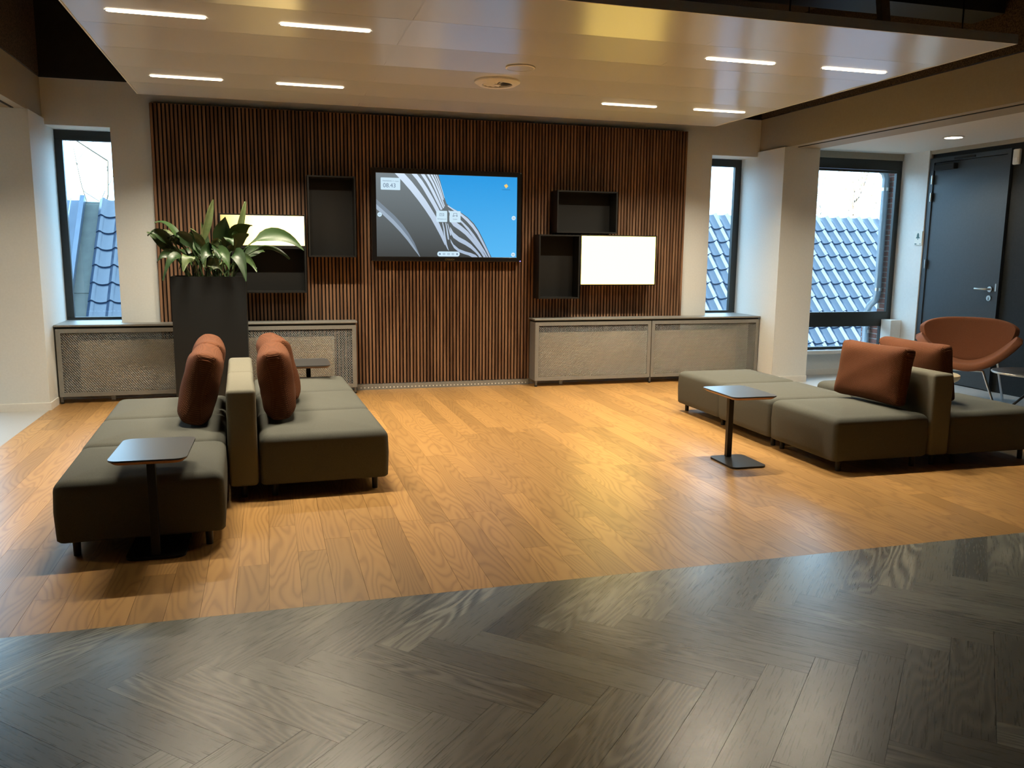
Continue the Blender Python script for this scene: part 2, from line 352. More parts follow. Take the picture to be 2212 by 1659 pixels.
# floors
FY = -6.083                    # seam between oak and herringbone
struct(box(-6.4, XL-.01, -6.083, .2, -.06, 0).obj('floor_alcove_left', 'grey_floor'), 'smooth grey floor of the left alcove')
struct(box(XR, 9.0, FY, .2, -.06, 0).obj('floor_alcove_right', 'grey_floor'), 'smooth grey floor of the right alcove')
fo = sthing('floor', 'oak plank floor under the seating')
box(XL-.01, XR, FY, .0, -.06, -.006).obj('underlay', 'floor_sub', fo)
PW = 0.1496
ncol = round((XR-(XL-.01))/PW)
PWx = (XR-(XL-.01))/ncol
pl_cache = {}
for c in range(ncol):
    y = FY - random.uniform(0, 1.0); prev_end = FY; x = XL-.01 + (c+.5)*PWx
    while y < 0:
        L = random.choice((1.2, 1.35, 1.5)); y0, y1 = prev_end, min(y+L, 0.0); y += L
        if y1 <= FY+.14: continue
        if y0 < FY+.15: y0 = FY
        if y1 > -.17 and y1 < 0: y1 = 0.0; y = .1
        prev_end = y1; h = (y1-y0)/2; g = .0006
        key = round(h, 3)
        if key not in pl_cache:
            pl_cache[key] = box(-PWx/2+g, PWx/2-g, -h+g, h-g, -.02, 0).obj('plank', 'oak', fo, at=(x, (y0+y1)/2, 0), own=True)
        else: inst(pl_cache[key], fo, (x, (y0+y1)/2, 0))

# herringbone: boards of PLxPWh at 45 degrees, rows run along X
fh = sthing('floor_herringbone', 'dark grey herringbone plank floor in the foreground')
box(-6.4, 9.0, -13, FY, -.06, -.006).obj('underlay', 'floor_dark', fh)
HW, HL = .1588, .8130
U0, V0 = 6.18, -4.027          # far end and lower edge of one board, in the (u, v) frame
RX0, RX1, RY0, RY1 = -2.3, 5.6, -9.1, FY
r2 = math.sqrt(.5)
def uv2xy(u, v): return ((u+v)*r2, (v-u)*r2)
def clip(poly, ax, lim, keep_less):
    out = []
    for i, p in enumerate(poly):
        q = poly[(i+1) % len(poly)]
        ip = (p[ax] <= lim) if keep_less else (p[ax] >= lim); iq = (q[ax] <= lim) if keep_less else (q[ax] >= lim)
        if ip: out.append(p)
        if ip != iq:
            t = (lim-p[ax])/(q[ax]-p[ax]); out.append((p[0]+(q[0]-p[0])*t, p[1]+(q[1]-p[1])*t))
    return out
hb_full = None; hb_list = []
for k in range(-3, 5):
    for i in range(-70, 70):
        u1 = U0 + k*HL + i*HW; v0 = V0 - k*HL + i*HW
        for kind in (0, 1):
            if kind == 0: u_a, u_b, v_a, v_b = u1-HL, u1, v0, v0+HW
            else: u_a, u_b, v_a, v_b = u1, u1+HW, v0+HW-HL, v0+HW
            pts = [uv2xy(a, b) for a, b in ((u_a, v_a), (u_b, v_a), (u_b, v_b), (u_a, v_b))]
            cx = sum(p[0] for p in pts)/4; cy = sum(p[1] for p in pts)/4
            if max(p[0] for p in pts) < RX0 or min(p[0] for p in pts) > RX1: continue
            if max(p[1] for p in pts) < RY0 or min(p[1] for p in pts) >= RY1-.01: continue
            hb_list.append((cx, cy, kind, pts))
hb_list.sort(key=lambda t: (t[0]-1.5)**2*.5 + (t[1]+7)**2)
for n_i, (cx, cy, kind, pts) in enumerate(hb_list[:300]):
    ang = math.radians(45) if kind == 0 else math.radians(-45)   # board length = local Y
    if kind == 0: ang = math.radians(-135)
    if max(p[1] for p in pts) > FY:
        pp = clip(pts, 1, FY, True)
        if len(pp) < 3: continue
        ca, sa = math.cos(-ang), math.sin(-ang)
        loc = [((x-cx)*ca-(y-cy)*sa, (x-cx)*sa+(y-cy)*ca) for x, y in pp]
        b_ = B().prism(loc, -.02, 0)
        b_.obj('plank', 'herring', fh, at=(cx, cy, 0), own=True, rot=(0, 0, ang))
    elif hb_full is None:
        hb_full = box(-HW/2+.0006, HW/2-.0006, -HL/2+.0006, HL/2-.0006, -.02, 0).obj('plank', 'herring', fh, at=(cx, cy, 0), own=True, rot=(0, 0, ang))
    else: inst(hb_full, fh, (cx, cy, 0), (0, 0, ang))

# ------------------------------------------------------------------ windows
def window(name, label, x0, x1, z0, z1, y, fwd, top, panes, left=True, right=True, bottom=.03):
    t = sthing(name, label, ((x0+x1)/2, y, z0))
    d = .07
    box(x0, x1, y, y+d, z1-top, z1, r=.004).obj('head_frame', 'frame', t)
    box(x0, x1, y, y+d, z0, z0+bottom, r=.004).obj('bottom_frame', 'frame', t)
    if left: box(x0, x0+fwd, y, y+d, z0+bottom, z1-top, r=.004).obj('side_frame', 'frame', t)
    if right: box(x1-fwd, x1, y, y+d, z0+bottom, z1-top, r=.004).obj('side_frame', 'frame', t)
    for (a0, a1, c0, c1) in panes:
        b = B()
        for (p, q, r_, s_) in ((a0-.03, a1+.03, c1, c1+.028), (a0-.03, a1+.03, c0-.028, c0)): b.box(p, q, y-.012, y+.03, r_, s_)
        for (p, q) in ((a0-.03, a0), (a1, a1+.03)): b.box(p, q, y-.012, y+.03, c0, c1)
        sash = b.obj('sash', 'frame', t)
        box(a0-.004, a1+.004, y+.012, y+.02, c0-.004, c1+.004).obj('pane', 'glass', sash)
    return t
WY = .37
window('window_1', 'tall narrow dark-framed window left of the slatted wall', XL, -1.45, .82, 2.84, WY, .075, .105, [(-2.05, -1.53, .85, 2.735)])
window('window_2', 'tall narrow dark-framed window right of the slatted wall', 5.40, XR, .82, 2.84, WY, .085, .095, [(5.48, 6.0, .85, 2.745)])
aw = window('window_3', 'large dark-framed alcove window with a low second pane', ax0, ax1, .335, 2.865, AY+.02, .06, .13, [(ax0+.09, 8.18, .845, 2.70), (ax0+.09, 8.10, .375, .645)], bottom=.04)
box(ax0+.06, ax1-.06, AY+.005, AY+.09, .673, .817).obj('transom', 'frame', aw)
box(8.128, ax1-.058, AY+.012, AY+.09, .375, .673).obj('side_frame', 'frame', aw)
box(ax0+.0, ax1-.0, AY-.07, AY+.02, .285, .333, r=.004).obj('window_sill', 'white', aw)
window('window_4', 'dark-framed window of the left alcove', -4.6, XL-.5, .6, 2.7, AY+.02, .06, .08, [(-4.5, XL-.6, .66, 2.6)])

# ------------------------------------------------------------------ slatted cladding
CX0, CX1, CZ0, CZ1 = -1.130, 5.080, .070, 3.102
cl = thing('slat_cladding', 'dark brown vertical wooden slat cladding across the back wall', 'wall cladding', ((CX0+CX1)/2, 0, 0))
box(CX0, CX1, -.022, -.001, CZ0, CZ1).obj('felt_backing', 'felt', cl)
NS = 156; sp_ = (CX1-CX0)/NS
s0 = None
for i in range(NS):
    x = CX0 + (i+.5)*sp_
    if s0 is None:
        # board length on local Y, turned upright
        h = (CZ1-CZ0)/2
        s0 = box(-.0118, .0118, -h, h, -.018, .018).obj('slat', 'slat', cl, at=(x, -.040, (CZ0+CZ1)/2), own=True, rot=(math.pi/2, 0, 0))
    else: inst(s0, cl, (x, -.040, (CZ0+CZ1)/2), (math.pi/2, 0, 0))
tr = sthing('trim_2', 'grey metal plinth strip with a row of vent holes below the slats', (2, 0, 0))
box(.955, 3.035, -.075, -.001, 0, .066).obj('strip', 'alu', tr)
b = B()
for i in range(48):
    x = 1.0 + i*.0425
    b.cyl((x, -.0765, .026), (x, -.0745, .026), .008, seg=8)
b.obj('vent_hole', 'rad', tr)['kind'] = 'stuff'

# ------------------------------------------------------------------ radiator covers
def grille(x0, x1, z0, z1, y):
    b = B(); cw, ch, t = .0235, .0150, .0034
    nx = int((x1-x0)/cw*2); nz = int((z1-z0)/ch)
    for j in range(nz+1):
        zc = z0 + j*ch; prev = None
        for i in range(nx+1):
            x = x0 + i*(x1-x0)/nx
            d = ch/2 if (i+j) % 2 else 0
            z = min(zc + d - ch/4, z1)
            cur = (b.bm.verts.new((x, y-.004, z-t/1.2)), b.bm.verts.new((x, y+.004, z+t/1.2)))
            if prev: b.bm.faces.new((prev[0], cur[0], cur[1], prev[1]))
            prev = cur
    return b
def cover(label, x0, x1, sill, hidden_side):
    t = thing('radiator_cover', label, 'radiator cover', ((x0+x1)/2, -.28, 0), group='radiator covers along the back wall')
    YF = -.285
    tb = B().box(x0-.012, x1+.012, YF-.008, -.058, .800, .820, r=.003); tb.obj('top_board', 'alu', t)
    struct(box(sill[0], sill[1], -.052, WY-.002, .798, .8195).obj('trim_sill', 'alu'), 'grey sill board below the %s tall window' % ('left' if x0 < 0 else 'right'))
    box(x0+.01, x1-.01, YF+.014, -.06, .775, .799).obj('shadow_gap', 'gap', t)
    box(x0, x0+.016, YF+.002, -.06, .072, .775).obj('side_panel', 'alu', t); box(x1-.016, x1, YF+.002, -.06, .072, .775).obj('side_panel', 'alu', t)
    xm = (x0+x1)/2
    for a, c in ((x0+.004, xm-.006), (xm+.006, x1-.004)):
        fr = B(); f = .042
        fr.box(a, c, YF, YF+.022, .778-f, .778); fr.box(a, c, YF, YF+.022, .072, .072+f)
        fr.box(a, a+f, YF, YF+.022, .072+f, .778-f); fr.box(c-f, c, YF, YF+.022, .072+f, .778-f)
        fo_ = fr.obj('front_frame', 'alu', t)
        g = grille(a+f, c-f, .072+f, .778-f, YF+.012).obj('expanded_mesh', 'mesh', fo_); g['kind'] = 'stuff'
    for x in (x0+.02, xm, x1-.02):
        box(x-.012, x+.012, YF+.002, YF+.026, .016, .072).obj('foot', 'alu_dark', t)
        B().cyl((x, YF+.014, 0), (x, YF+.014, .018), .016, seg=10).obj('foot_pad', 'black_metal', t)
    return t
cover('grey mesh radiator cover behind planter, below left window', -2.112, .936, (XL+.004, -1.524), 0)
cover('grey mesh radiator cover in full view, below right tall window', 3.047, 6.078, (5.454, XR-.004), 0)
def radiator(label, x0, x1):
    t = thing('radiator', label, 'radiator', ((x0+x1)/2, -.12, .1))
    box(x0, x1, -.150, -.130, .095, .645, r=.006).obj('front_panel', 'rad', t)
    box(x0+.02, x1-.02, -.130, -.070, .115, .635).obj('convector', 'rad', t)
    for x in (x0+.3, x1-.3): box(x-.02, x+.02, -.12, -.10, 0, .115).obj('foot', 'rad', t)
    return t
radiator('white panel radiator behind left mesh cover', -1.93, .70)
radiator('white panel radiator behind right mesh cover', 3.14, 5.84)

# ------------------------------------------------------------------ ceiling panel with slot lights
ZP = 3.11
PX0, PX1, PY0, PY1 = -1.168, 5.185, -4.755, -.515
cp = thing('ceiling_panel', 'large white metal ceiling panel hung over the seating', 'ceiling panel', ((PX0+PX1)/2, (PY0+PY1)/2, ZP))
ex = [PX0, .975, 3.115, PX1]; ey = [PY0, -4.03, -3.31, -2.585, -1.865, -1.145, PY1]
for i in range(3):
    for j in range(6):
        a, c, d, e = ex[i]+.001, ex[i+1]-.001, ey[j]+.0015, ey[j+1]-.0015
        b = B()
        b.grid(lambda u, v: (a+(c-a)*u, d+(e-d)*v, ZP + .004*(1-(2*v-1)**2)), 2, 8)
        b.grid(lambda u, v: (a+(c-a)*u, d+(e-d)*v, ZP+.03), 1, 1)
        b.box(a, c, d, d+.003, ZP, ZP+.03); b.box(a, c, e-.003, e, ZP, ZP+.03)
        b.obj('panel_tile', 'panel', cp, smooth=20)
box(PX0, PX1, PY0-.012, PY0, ZP-.001, ZP+.064).obj('edge_strip', 'panel_edge', cp); box(PX0, PX1, PY1, PY1+.012, ZP-.001, ZP+.064).obj('edge_strip', 'panel_edge', cp)
box(PX0-.012, PX0, PY0-.012, PY1+.012, ZP-.001, ZP+.064).obj('edge_strip', 'panel_edge', cp); box(PX1, PX1+.012, PY0-.012, PY1+.012, ZP-.001, ZP+.064).obj('edge_strip', 'panel_edge', cp)
box(PX0, PX1, PY0, PY1, ZP+.035, ZP+.062).obj('carrier', 'alu_dark', cp)
for x in (-.9, .5, 2.0, 3.5, 4.95):
    for y in (-4.5, -2.6, -.75):
        B().cyl((x, y, ZP+.062), (x, y, 4.4), .006, seg=6).obj('suspension_rod', 'black_metal', cp)
FRONT, BACK = -3.645, -1.485
slots = [(-.637, FRONT, 'slot light at the front left corner of the ceiling panel'), (.44, FRONT, 'slot light in the front row, second from the left'),
         (-.637, BACK, 'slot light in the back row nearest the left window'), (.44, BACK, 'slot light in the back row, second from the left'),
         (3.645, FRONT, 'slot light in the front row, second from the right'), (4.70, FRONT, 'slot light at the front right corner of the ceiling panel'),
         (3.65, BACK, 'slot light in the back row, second from the right'), (4.69, BACK, 'slot light in the back row nearest the right beam')]
for x, y, lb in slots:
    t = thing('slot_light', 'long glowing ' + lb, 'ceiling light', (x, y, ZP), group='recessed slot lights of the ceiling panel')
    B().prism([(p[0], p[1]) for p in rrect(x-.302, x+.302, y-.027, y+.027, .026)], ZP-.0015, ZP+.002).obj('diffuser', 'lamp', t)
    b = B(); o1 = rrect(x-.312, x+.312, y-.037, y+.037, .036); o2 = rrect(x-.303, x+.303, y-.028, y+.028, .027)
    A = [b.bm.verts.new((p[0], p[1], ZP-.002)) for p in o1]; C = [b.bm.verts.new((p[0], p[1], ZP-.003)) for p in o2]
    for k in range(len(A)): b.bm.faces.new((A[k], A[(k+1) % len(A)], C[(k+1) % len(A)], C[k]))
    b.obj('rim', 'panel', t)
    ld = bpy.data.lights.new('slot_lamp', 'AREA'); ld.shape = 'RECTANGLE'; ld.size = .58*S; ld.size_y = .045*S
    ld.energy = SLOT_W; ld.color = (1.0, 0.87, 0.66); ld.spread = math.radians(125)
    lo = bpy.data.objects.new('slot_lamp', ld); COL.objects.link(lo); lo.parent = t; lo.location = (0, 0, -.005*S)
# ventilation diffuser and speaker
t = thing('air_diffuser', 'round white air diffuser with radial blades in ceiling panel', 'air vent', (2.03, -2.25, ZP))
B().lathe([(.205, ZP+.001), (.205, ZP-.012), (.165, ZP-.035), (.135, ZP-.030), (.135, ZP-.004)], (2.03, -2.25), 40).obj('ring', 'white', t, smooth=40)
B().lathe([(.132, ZP-.006), (.132, ZP-.004)], (2.03, -2.25), 32).obj('throat', 'gap', t)
blade = None
for k in range(14):
    a = 2*math.pi*k/14
    if blade is None:
        b = B(); b.poly([(.02, -.010, -.030), (.13, -.024, -.026), (.13, .024, -.012), (.02, .010, -.012)]); b.poly([(.02, -.010, -.028), (.13, -.024, -.024), (.13, .024, -.010), (.02, .010, -.010)])
        blade = b.obj('blade', 'white', t, at=(2.03, -2.25, ZP), own=True, rot=(0, 0, a))
    else: inst(blade, t, (2.03, -2.25, ZP), (0, 0, a))
B().lathe([(.03, ZP-.034), (.03, ZP-.004)], (2.03, -2.25), 16).obj('hub', 'white', t)
t = thing('ceiling_speaker', 'flat round loudspeaker grille in ceiling panel beside the air vent', 'speaker', (2.06, -2.87, ZP))
B().lathe([(.122, ZP+.001), (.122, ZP-.006), (.112, ZP-.009), (.112, ZP-.004)], (2.06, -2.87), 36).obj('ring', 'white', t, smooth=40)
B().lathe([(.111, ZP-.007), (.111, ZP-.003)], (2.06, -2.87), 36).obj('grille', 'panel', t)
# alcove downlights; the left pair is added out of view
def downlight(x, y, label):
    t = thing('downlight', label, 'ceiling light', (x, y, 2.95), group='round downlights of the alcove ceilings')
    B().lathe([(.115, 2.951), (.115, 2.943), (.095, 2.940), (.095, 2.949)], (x, y), 32).obj('ring', 'white', t, smooth=40)
    B().lathe([(.094, 2.944), (.094, 2.948)], (x, y), 32).obj('lens', 'spot', t)
    ld = bpy.data.lights.new('downlight_lamp', 'SPOT'); ld.energy = 58; ld.color = (1.0, .86, .64); ld.spot_size = 2.3; ld.spot_blend = .6; ld.shadow_soft_size = .06
    lo = bpy.data.objects.new('downlight_lamp', ld); COL.objects.link(lo); lo.parent = t; lo.location = (0, 0, -.02*S)
downlight(7.57, -1.69, 'small round lit downlight in white alcove ceiling above the chair')
downlight(-3.55, -1.69, 'round downlight in the left alcove ceiling, beyond the picture')  # added lamp out of view, lifts the left pier front
downlight(-3.55, -4.20, 'round downlight in the left alcove ceiling nearer the viewer')  # another added lamp, unseen, for the left pier

# ------------------------------------------------------------------ the wall display
DX, DZ, DW, DH, DY = 1.1943, 1.5387, 1.652, .930, -.140
disp = thing('wall_display', 'large touch display showing blue sky wallpaper on the slat wall', 'screen', (DX+DW/2, DY, DZ))
b = B()
b.box(1.145, DX+.003, -.150, -.060, 1.488, 2.523, r=.006); b.box(DX+DW-.003, 2.898, -.150, -.060, 1.488, 2.523, r=.006)
b.box(DX, DX+DW, -.150, -.060, 2.466, 2.523, r=.006); b.box(DX, DX+DW, -.152, -.060, 1.488, 1.541, r=.006)
b.obj('bezel', 'bezel', disp)
box(1.16, 2.88, -.135, -.060, 1.50, 2.51).obj('back_case', 'bezel', disp)
def P(u, v, lay): return (DX+DW*min(max(u, 0), 1), DY-.0004*lay, DZ+DH*min(max(v, 0), 1))
def screen_mat(name, c0, c1, st=1.0):
    """screen picture colour, bottom c0 to top c1"""
    m = base_mat(name, (0.01, 0.01, 0.01), 0.16); n, l = nodes_of(m); pb = n['Principled BSDF']
    tc = nd(n, 'ShaderNodeTexCoord'); sx = nd(n, 'ShaderNodeSeparateXYZ'); l.new(tc.outputs['Object'], sx.inputs[0])
    f = math_node(n, l, 'DIVIDE', sx.outputs[2], DH*S)
    l.new(ramp(n, l, f, [(0.0, c0), (1.0, c1)]), pb.inputs['Emission Color']); pb.inputs['Emission Strength'].default_value = st
    return m
SM = dict(sky=screen_mat('screen_sky', (.10, .49, .92), (.025, .33, .78)), dark=screen_mat('screen_dark', (.050, .055, .055), (.20, .24, .26)),
          band=screen_mat('screen_band', (.40, .50, .66), (.70, .84, 1.0)), bandl=screen_mat('screen_pale', (.17, .22, .28), (.24, .30, .36)), bandm=screen_mat('screen_mid', (.30, .38, .48), (.42, .52, .64)),
          card=screen_mat('screen_card', (.62, .82, .95), (.62, .82, .95)), ink=screen_mat('screen_ink', (.16, .22, .32), (.16, .22, .32)),
          navy=screen_mat('screen_navy', (.02, .08, .22), (.02, .08, .22)), yel=screen_mat('screen_yellow', (.9, .55, .12), (.9, .62, .18)))
B().poly([P(0, 0, 0), P(1, 0, 0), P(1, 1, 0), P(0, 1, 0)]).obj('screen_picture', SM['dark'], disp)
SHP = {
 'SKY':[(0.433,1.008),(0.447,0.909),(0.463,0.785),(0.477,0.71),(0.489,0.653),(0.514,0.615),(0.56,0.573),(0.599,0.541),(0.639,0.494),(0.685,0.418),(0.72,0.33),(0.755,0.213),(0.79,0.085),(0.814,-0.004)],
 'B1':([(0.129,1.008),(0.183,0.904),(0.237,0.798),(0.291,0.682),(0.335,0.579),(0.379,0.466),(0.413,0.361),(0.446,0.255),(0.477,0.143)],[(0.194,1.009),(0.248,0.902),(0.297,0.796),(0.341,0.694),(0.379,0.591),(0.413,0.496),(0.44,0.4),(0.463,0.304),(0.48,0.187)]),
 'B2':([(0.244,1.009),(0.281,0.928),(0.319,0.836),(0.358,0.723),(0.391,0.629),(0.424,0.525),(0.452,0.429)],[(0.281,1.007),(0.319,0.921),(0.358,0.819),(0.391,0.725),(0.424,0.621),(0.452,0.526),(0.472,0.45)]),
 'B3':([(0.308,1.007),(0.347,0.904),(0.38,0.8),(0.413,0.687),(0.447,0.573)],[(0.334,1.007),(0.369,0.905),(0.402,0.801),(0.433,0.688),(0.46,0.584)]),
 'B4':([(0.35,1.008),(0.386,0.896),(0.413,0.793),(0.441,0.679),(0.463,0.594)],[(0.367,1.007),(0.4,0.897),(0.426,0.794),(0.453,0.68),(0.472,0.604)]),
 'B5':([(0.376,1.008),(0.405,0.907),(0.43,0.804),(0.453,0.699),(0.472,0.613)],[(0.389,1.007),(0.416,0.907),(0.442,0.804),(0.462,0.699),(0.477,0.623)]),
 'B6':([(0.398,1.008),(0.422,0.908),(0.444,0.804),(0.463,0.699)],[(0.405,1.007),(0.43,0.908),(0.451,0.805),(0.47,0.699)]),
 'B7':([(0.414,1.008),(0.436,0.908),(0.457,0.805),(0.472,0.719)],[(0.419,1.008),(0.442,0.909),(0.462,0.805),(0.475,0.72)]),
 'F1':([(0.497,0.634),(0.537,0.592),(0.588,0.545),(0.639,0.48),(0.68,0.408),(0.714,0.326),(0.749,0.213),(0.784,0.095),(0.808,0.001)],[(0.497,0.62),(0.537,0.572),(0.588,0.512),(0.634,0.44),(0.674,0.364),(0.709,0.281),(0.744,0.173),(0.776,0.07),(0.796,-0.002)]),
 'F2':([(0.503,0.577),(0.548,0.52),(0.599,0.444),(0.645,0.368),(0.686,0.281),(0.726,0.183),(0.767,0.076),(0.79,-0.002)],[(0.503,0.552),(0.548,0.486),(0.599,0.415),(0.645,0.324),(0.68,0.241),(0.72,0.143),(0.761,0.051),(0.779,-0.002)]),
 'F3':([(0.508,0.509),(0.548,0.442),(0.594,0.385),(0.64,0.319),(0.674,0.251),(0.709,0.173),(0.738,0.105),(0.767,0.026),(0.773,-0.002)],[(0.508,0.451),(0.537,0.384),(0.582,0.332),(0.622,0.279),(0.663,0.207),(0.697,0.138),(0.732,0.065),(0.747,0.025),(0.756,-0.002)]),
 'F4':([(0.514,0.373),(0.537,0.306),(0.577,0.249),(0.622,0.21),(0.663,0.163),(0.697,0.104),(0.726,0.044),(0.744,-0.003)],[(0.514,0.306),(0.537,0.238),(0.577,0.19),(0.622,0.152),(0.663,0.108),(0.697,0.059),(0.715,0.025),(0.724,-0.003)]),
 'F5':([(0.514,0.227),(0.537,0.159),(0.577,0.101),(0.623,0.072),(0.663,0.054),(0.698,0.029),(0.715,-0.003)],[(0.52,0.179),(0.542,0.111),(0.577,0.063),(0.617,0.038),(0.646,0.024),(0.663,0.009),(0.674,-0.003)]),
 'G1':([(0.002,0.687),(0.061,0.596),(0.126,0.495),(0.18,0.392),(0.223,0.287),(0.261,0.173),(0.302,0.001)],[(0.002,0.57),(0.052,0.492),(0.109,0.399),(0.163,0.3),(0.212,0.2),(0.252,0.106),(0.299,-0.001)]),
 'G2':([(0.002,0.626),(0.056,0.544),(0.117,0.447),(0.171,0.345),(0.217,0.244),(0.256,0.139),(0.301,0.0)],[(0.002,0.57),(0.052,0.492),(0.109,0.399),(0.163,0.3),(0.212,0.2),(0.252,0.106),(0.299,-0.001)]),
 'SH':([(0.457,0.42),(0.466,0.342),(0.471,0.245),(0.48,0.149),(0.494,0.1)],[(0.462,0.425),(0.474,0.348),(0.481,0.256),(0.491,0.158),(0.505,0.076)]),
 'SH2':([(0.48,0.421),(0.486,0.353),(0.491,0.276),(0.497,0.218)],[(0.485,0.421),(0.494,0.353),(0.502,0.276),(0.507,0.212)]),
 'SH3':([(0.494,0.411),(0.503,0.343),(0.514,0.266)],[(0.498,0.411),(0.51,0.344),(0.522,0.267)]),
}
def strip(b, A, C, lay):
    n = min(len(A), len(C))
    for i in range(n-1): b.poly([P(*A[i], lay), P(*A[i+1], lay), P(*C[i+1], lay), P(*C[i], lay)])
sky = SHP['SKY']; b = B()
for (u0, v0), (u1, v1) in zip(sky, sky[1:]): b.poly([P(u0, v0, 1), P(u1, v1, 1), P(1, v1, 1), P(1, v0, 1)])
b.obj('sky_picture', SM['sky'], disp)
for key, mt, lay in (('G1', 'bandl', 1), ('G2', 'bandm', 1.5)) + tuple((k, 'band', 2) for k in ('B1', 'B2', 'B3', 'B4', 'B5', 'B6', 'B7', 'F1', 'F2', 'F3', 'F4', 'F5', 'SH', 'SH2', 'SH3')):
    b = B(); strip(b, SHP[key][0], SHP[key][1], lay); b.obj('facade_band', SM[mt], disp)
def card(u0, v0, u1, v1, r, name, lay=4, mt='card'):
    x0, x1, z0, z1 = DX+DW*u0, DX+DW*u1, DZ+DH*v0, DZ+DH*v1
    return B().poly([(x, DY-.0004*lay, z) for x, z in rrect(x0, x1, z0, z1, r)]).obj(name, SM[mt], disp)
def text_part(txt, x, z, size, mt, parent, name, y, align='LEFT'):
    cu = bpy.data.curves.new('txt', 'FONT'); cu.body = txt; cu.size = size; cu.align_x = align
    o = bpy.data.objects.new('txt', cu); COL.objects.link(o)
    me = bpy.data.meshes.new_from_object(o.evaluated_get(bpy.context.evaluated_depsgraph_get())); bpy.data.objects.remove(o); bpy.data.curves.remove(cu)
    bm = bmesh.new(); bm.from_mesh(me); bpy.data.meshes.remove(me)
    for v in bm.verts: v.co = Vector((x+v.co.x, y, z+v.co.y))
    bb = B(); bb.bm.free(); bb.bm = bm
    return bb.obj(name, mt, parent)
def UX(u): return DX+DW*u
def VZ(v): return DZ+DH*v
YT = DY-.0004*6
card(.034, .799, .167, .943, .008, 'clock_card'); text_part('08.43', UX(.049), VZ(.828), .066, SM['ink'], disp, 'clock_digits', YT)
text_part('MAANDAG', UX(.047), VZ(.897), .021, SM['ink'], disp, 'date_text', YT); text_part('11 maart', UX(.114), VZ(.897), .020, SM['ink'], disp, 'date_text', YT)
card(.416, .429, .493, .565, .008, 'app_tile'); card(.510, .428, .588, .565, .008, 'app_tile')
text_part('Whiteboard', UX(.4545), VZ(.458), .021, SM['ink'], disp, 'tile_text', YT, 'CENTER'); text_part('Delen', UX(.549), VZ(.458), .021, SM['ink'], disp, 'tile_text', YT, 'CENTER')
def ring_rect(b, x0, x1, z0, z1, t=.004, y=YT):
    for p, q, r_, s_ in ((x0, x1, z1-t, z1), (x0, x1, z0, z0+t), (x0, x0+t, z0, z1), (x1-t, x1, z0, z1)): b.poly([(p, y, r_), (q, y, r_), (q, y, s_), (p, y, s_)])
b = B(); ring_rect(b, UX(.439), UX(.470), VZ(.502), VZ(.535)); b.poly([(UX(.445), YT, VZ(.522)), (UX(.464), YT, VZ(.514)), (UX(.464), YT, VZ(.518)), (UX(.445), YT, VZ(.526))]); b.obj('board_icon', SM['ink'], disp)
b = B(); ring_rect(b, UX(.537), UX(.563), VZ(.507), VZ(.540)); ring_rect(b, UX(.532), UX(.543), VZ(.497), VZ(.512)); ring_rect(b, UX(.558), UX(.566), VZ(.497), VZ(.514)); b.obj('share_icon', SM['ink'], disp)
card(.422, .008, .582, .069, .027, 'dock_bar')
b = B()
for k, u in enumerate((.440, .470, .502, .533, .563)): 
    if k in (0, 4): b.cyl((UX(u), YT, VZ(.038)), (UX(u), YT+.0002, VZ(.038)), .0105, seg=14)
    else: ring_rect(b, UX(u)-.012, UX(u)+.012, VZ(.038)-.009, VZ(.038)+.009)
b.obj('dock_icons', SM['ink'], disp)
for u, v in ((.024, .504), (.975, .495), (.974, .037)):
    B().cyl((UX(u), YT+.0006, VZ(v)), (UX(u), YT+.0004, VZ(v)), .025, seg=24).obj('round_button', SM['card'], disp)
    b = B(); ring_rect(b, UX(u)-.011, UX(u)+.011, VZ(v)-.007, VZ(v)+.007, .003); b.obj('button_icon', SM['ink'], disp)
B().poly([(UX(.917)+dx*.026, YT, VZ(.886)+dz*.026) for dx, dz in ((0, -1), (1, 0), (.2, 1), (-1, .3))]).obj('shortcut_icon', SM['yel'], disp)
text_part('smartboard.lnk', UX(.917), VZ(.838), .016, SM['navy'], disp, 'shortcut_text', YT, 'CENTER')
gold = base_mat('badge_gold', (.55, .45, .25), .35, .8); M['gold'] = gold
text_part('CTOUCH', 2.035, 1.503, .026, gold, disp, 'badge', -.1535, 'CENTER')
B().cyl((2.888, -.152, 1.497), (2.888, -.1505, 1.497), .006, seg=10).obj('status_light', 'led', disp)
B().cyl((2.885, -.152, 2.512), (2.885, -.1505, 2.512), .006, seg=10).obj('sensor_dot', 'steel', disp)
B().tube([(2.50, -.10, 1.49), (2.52, -.10, 1.478), (2.56, -.10, 1.478), (2.58, -.10, 1.49)], .004, 6).obj('cable_loop', 'gap', disp)

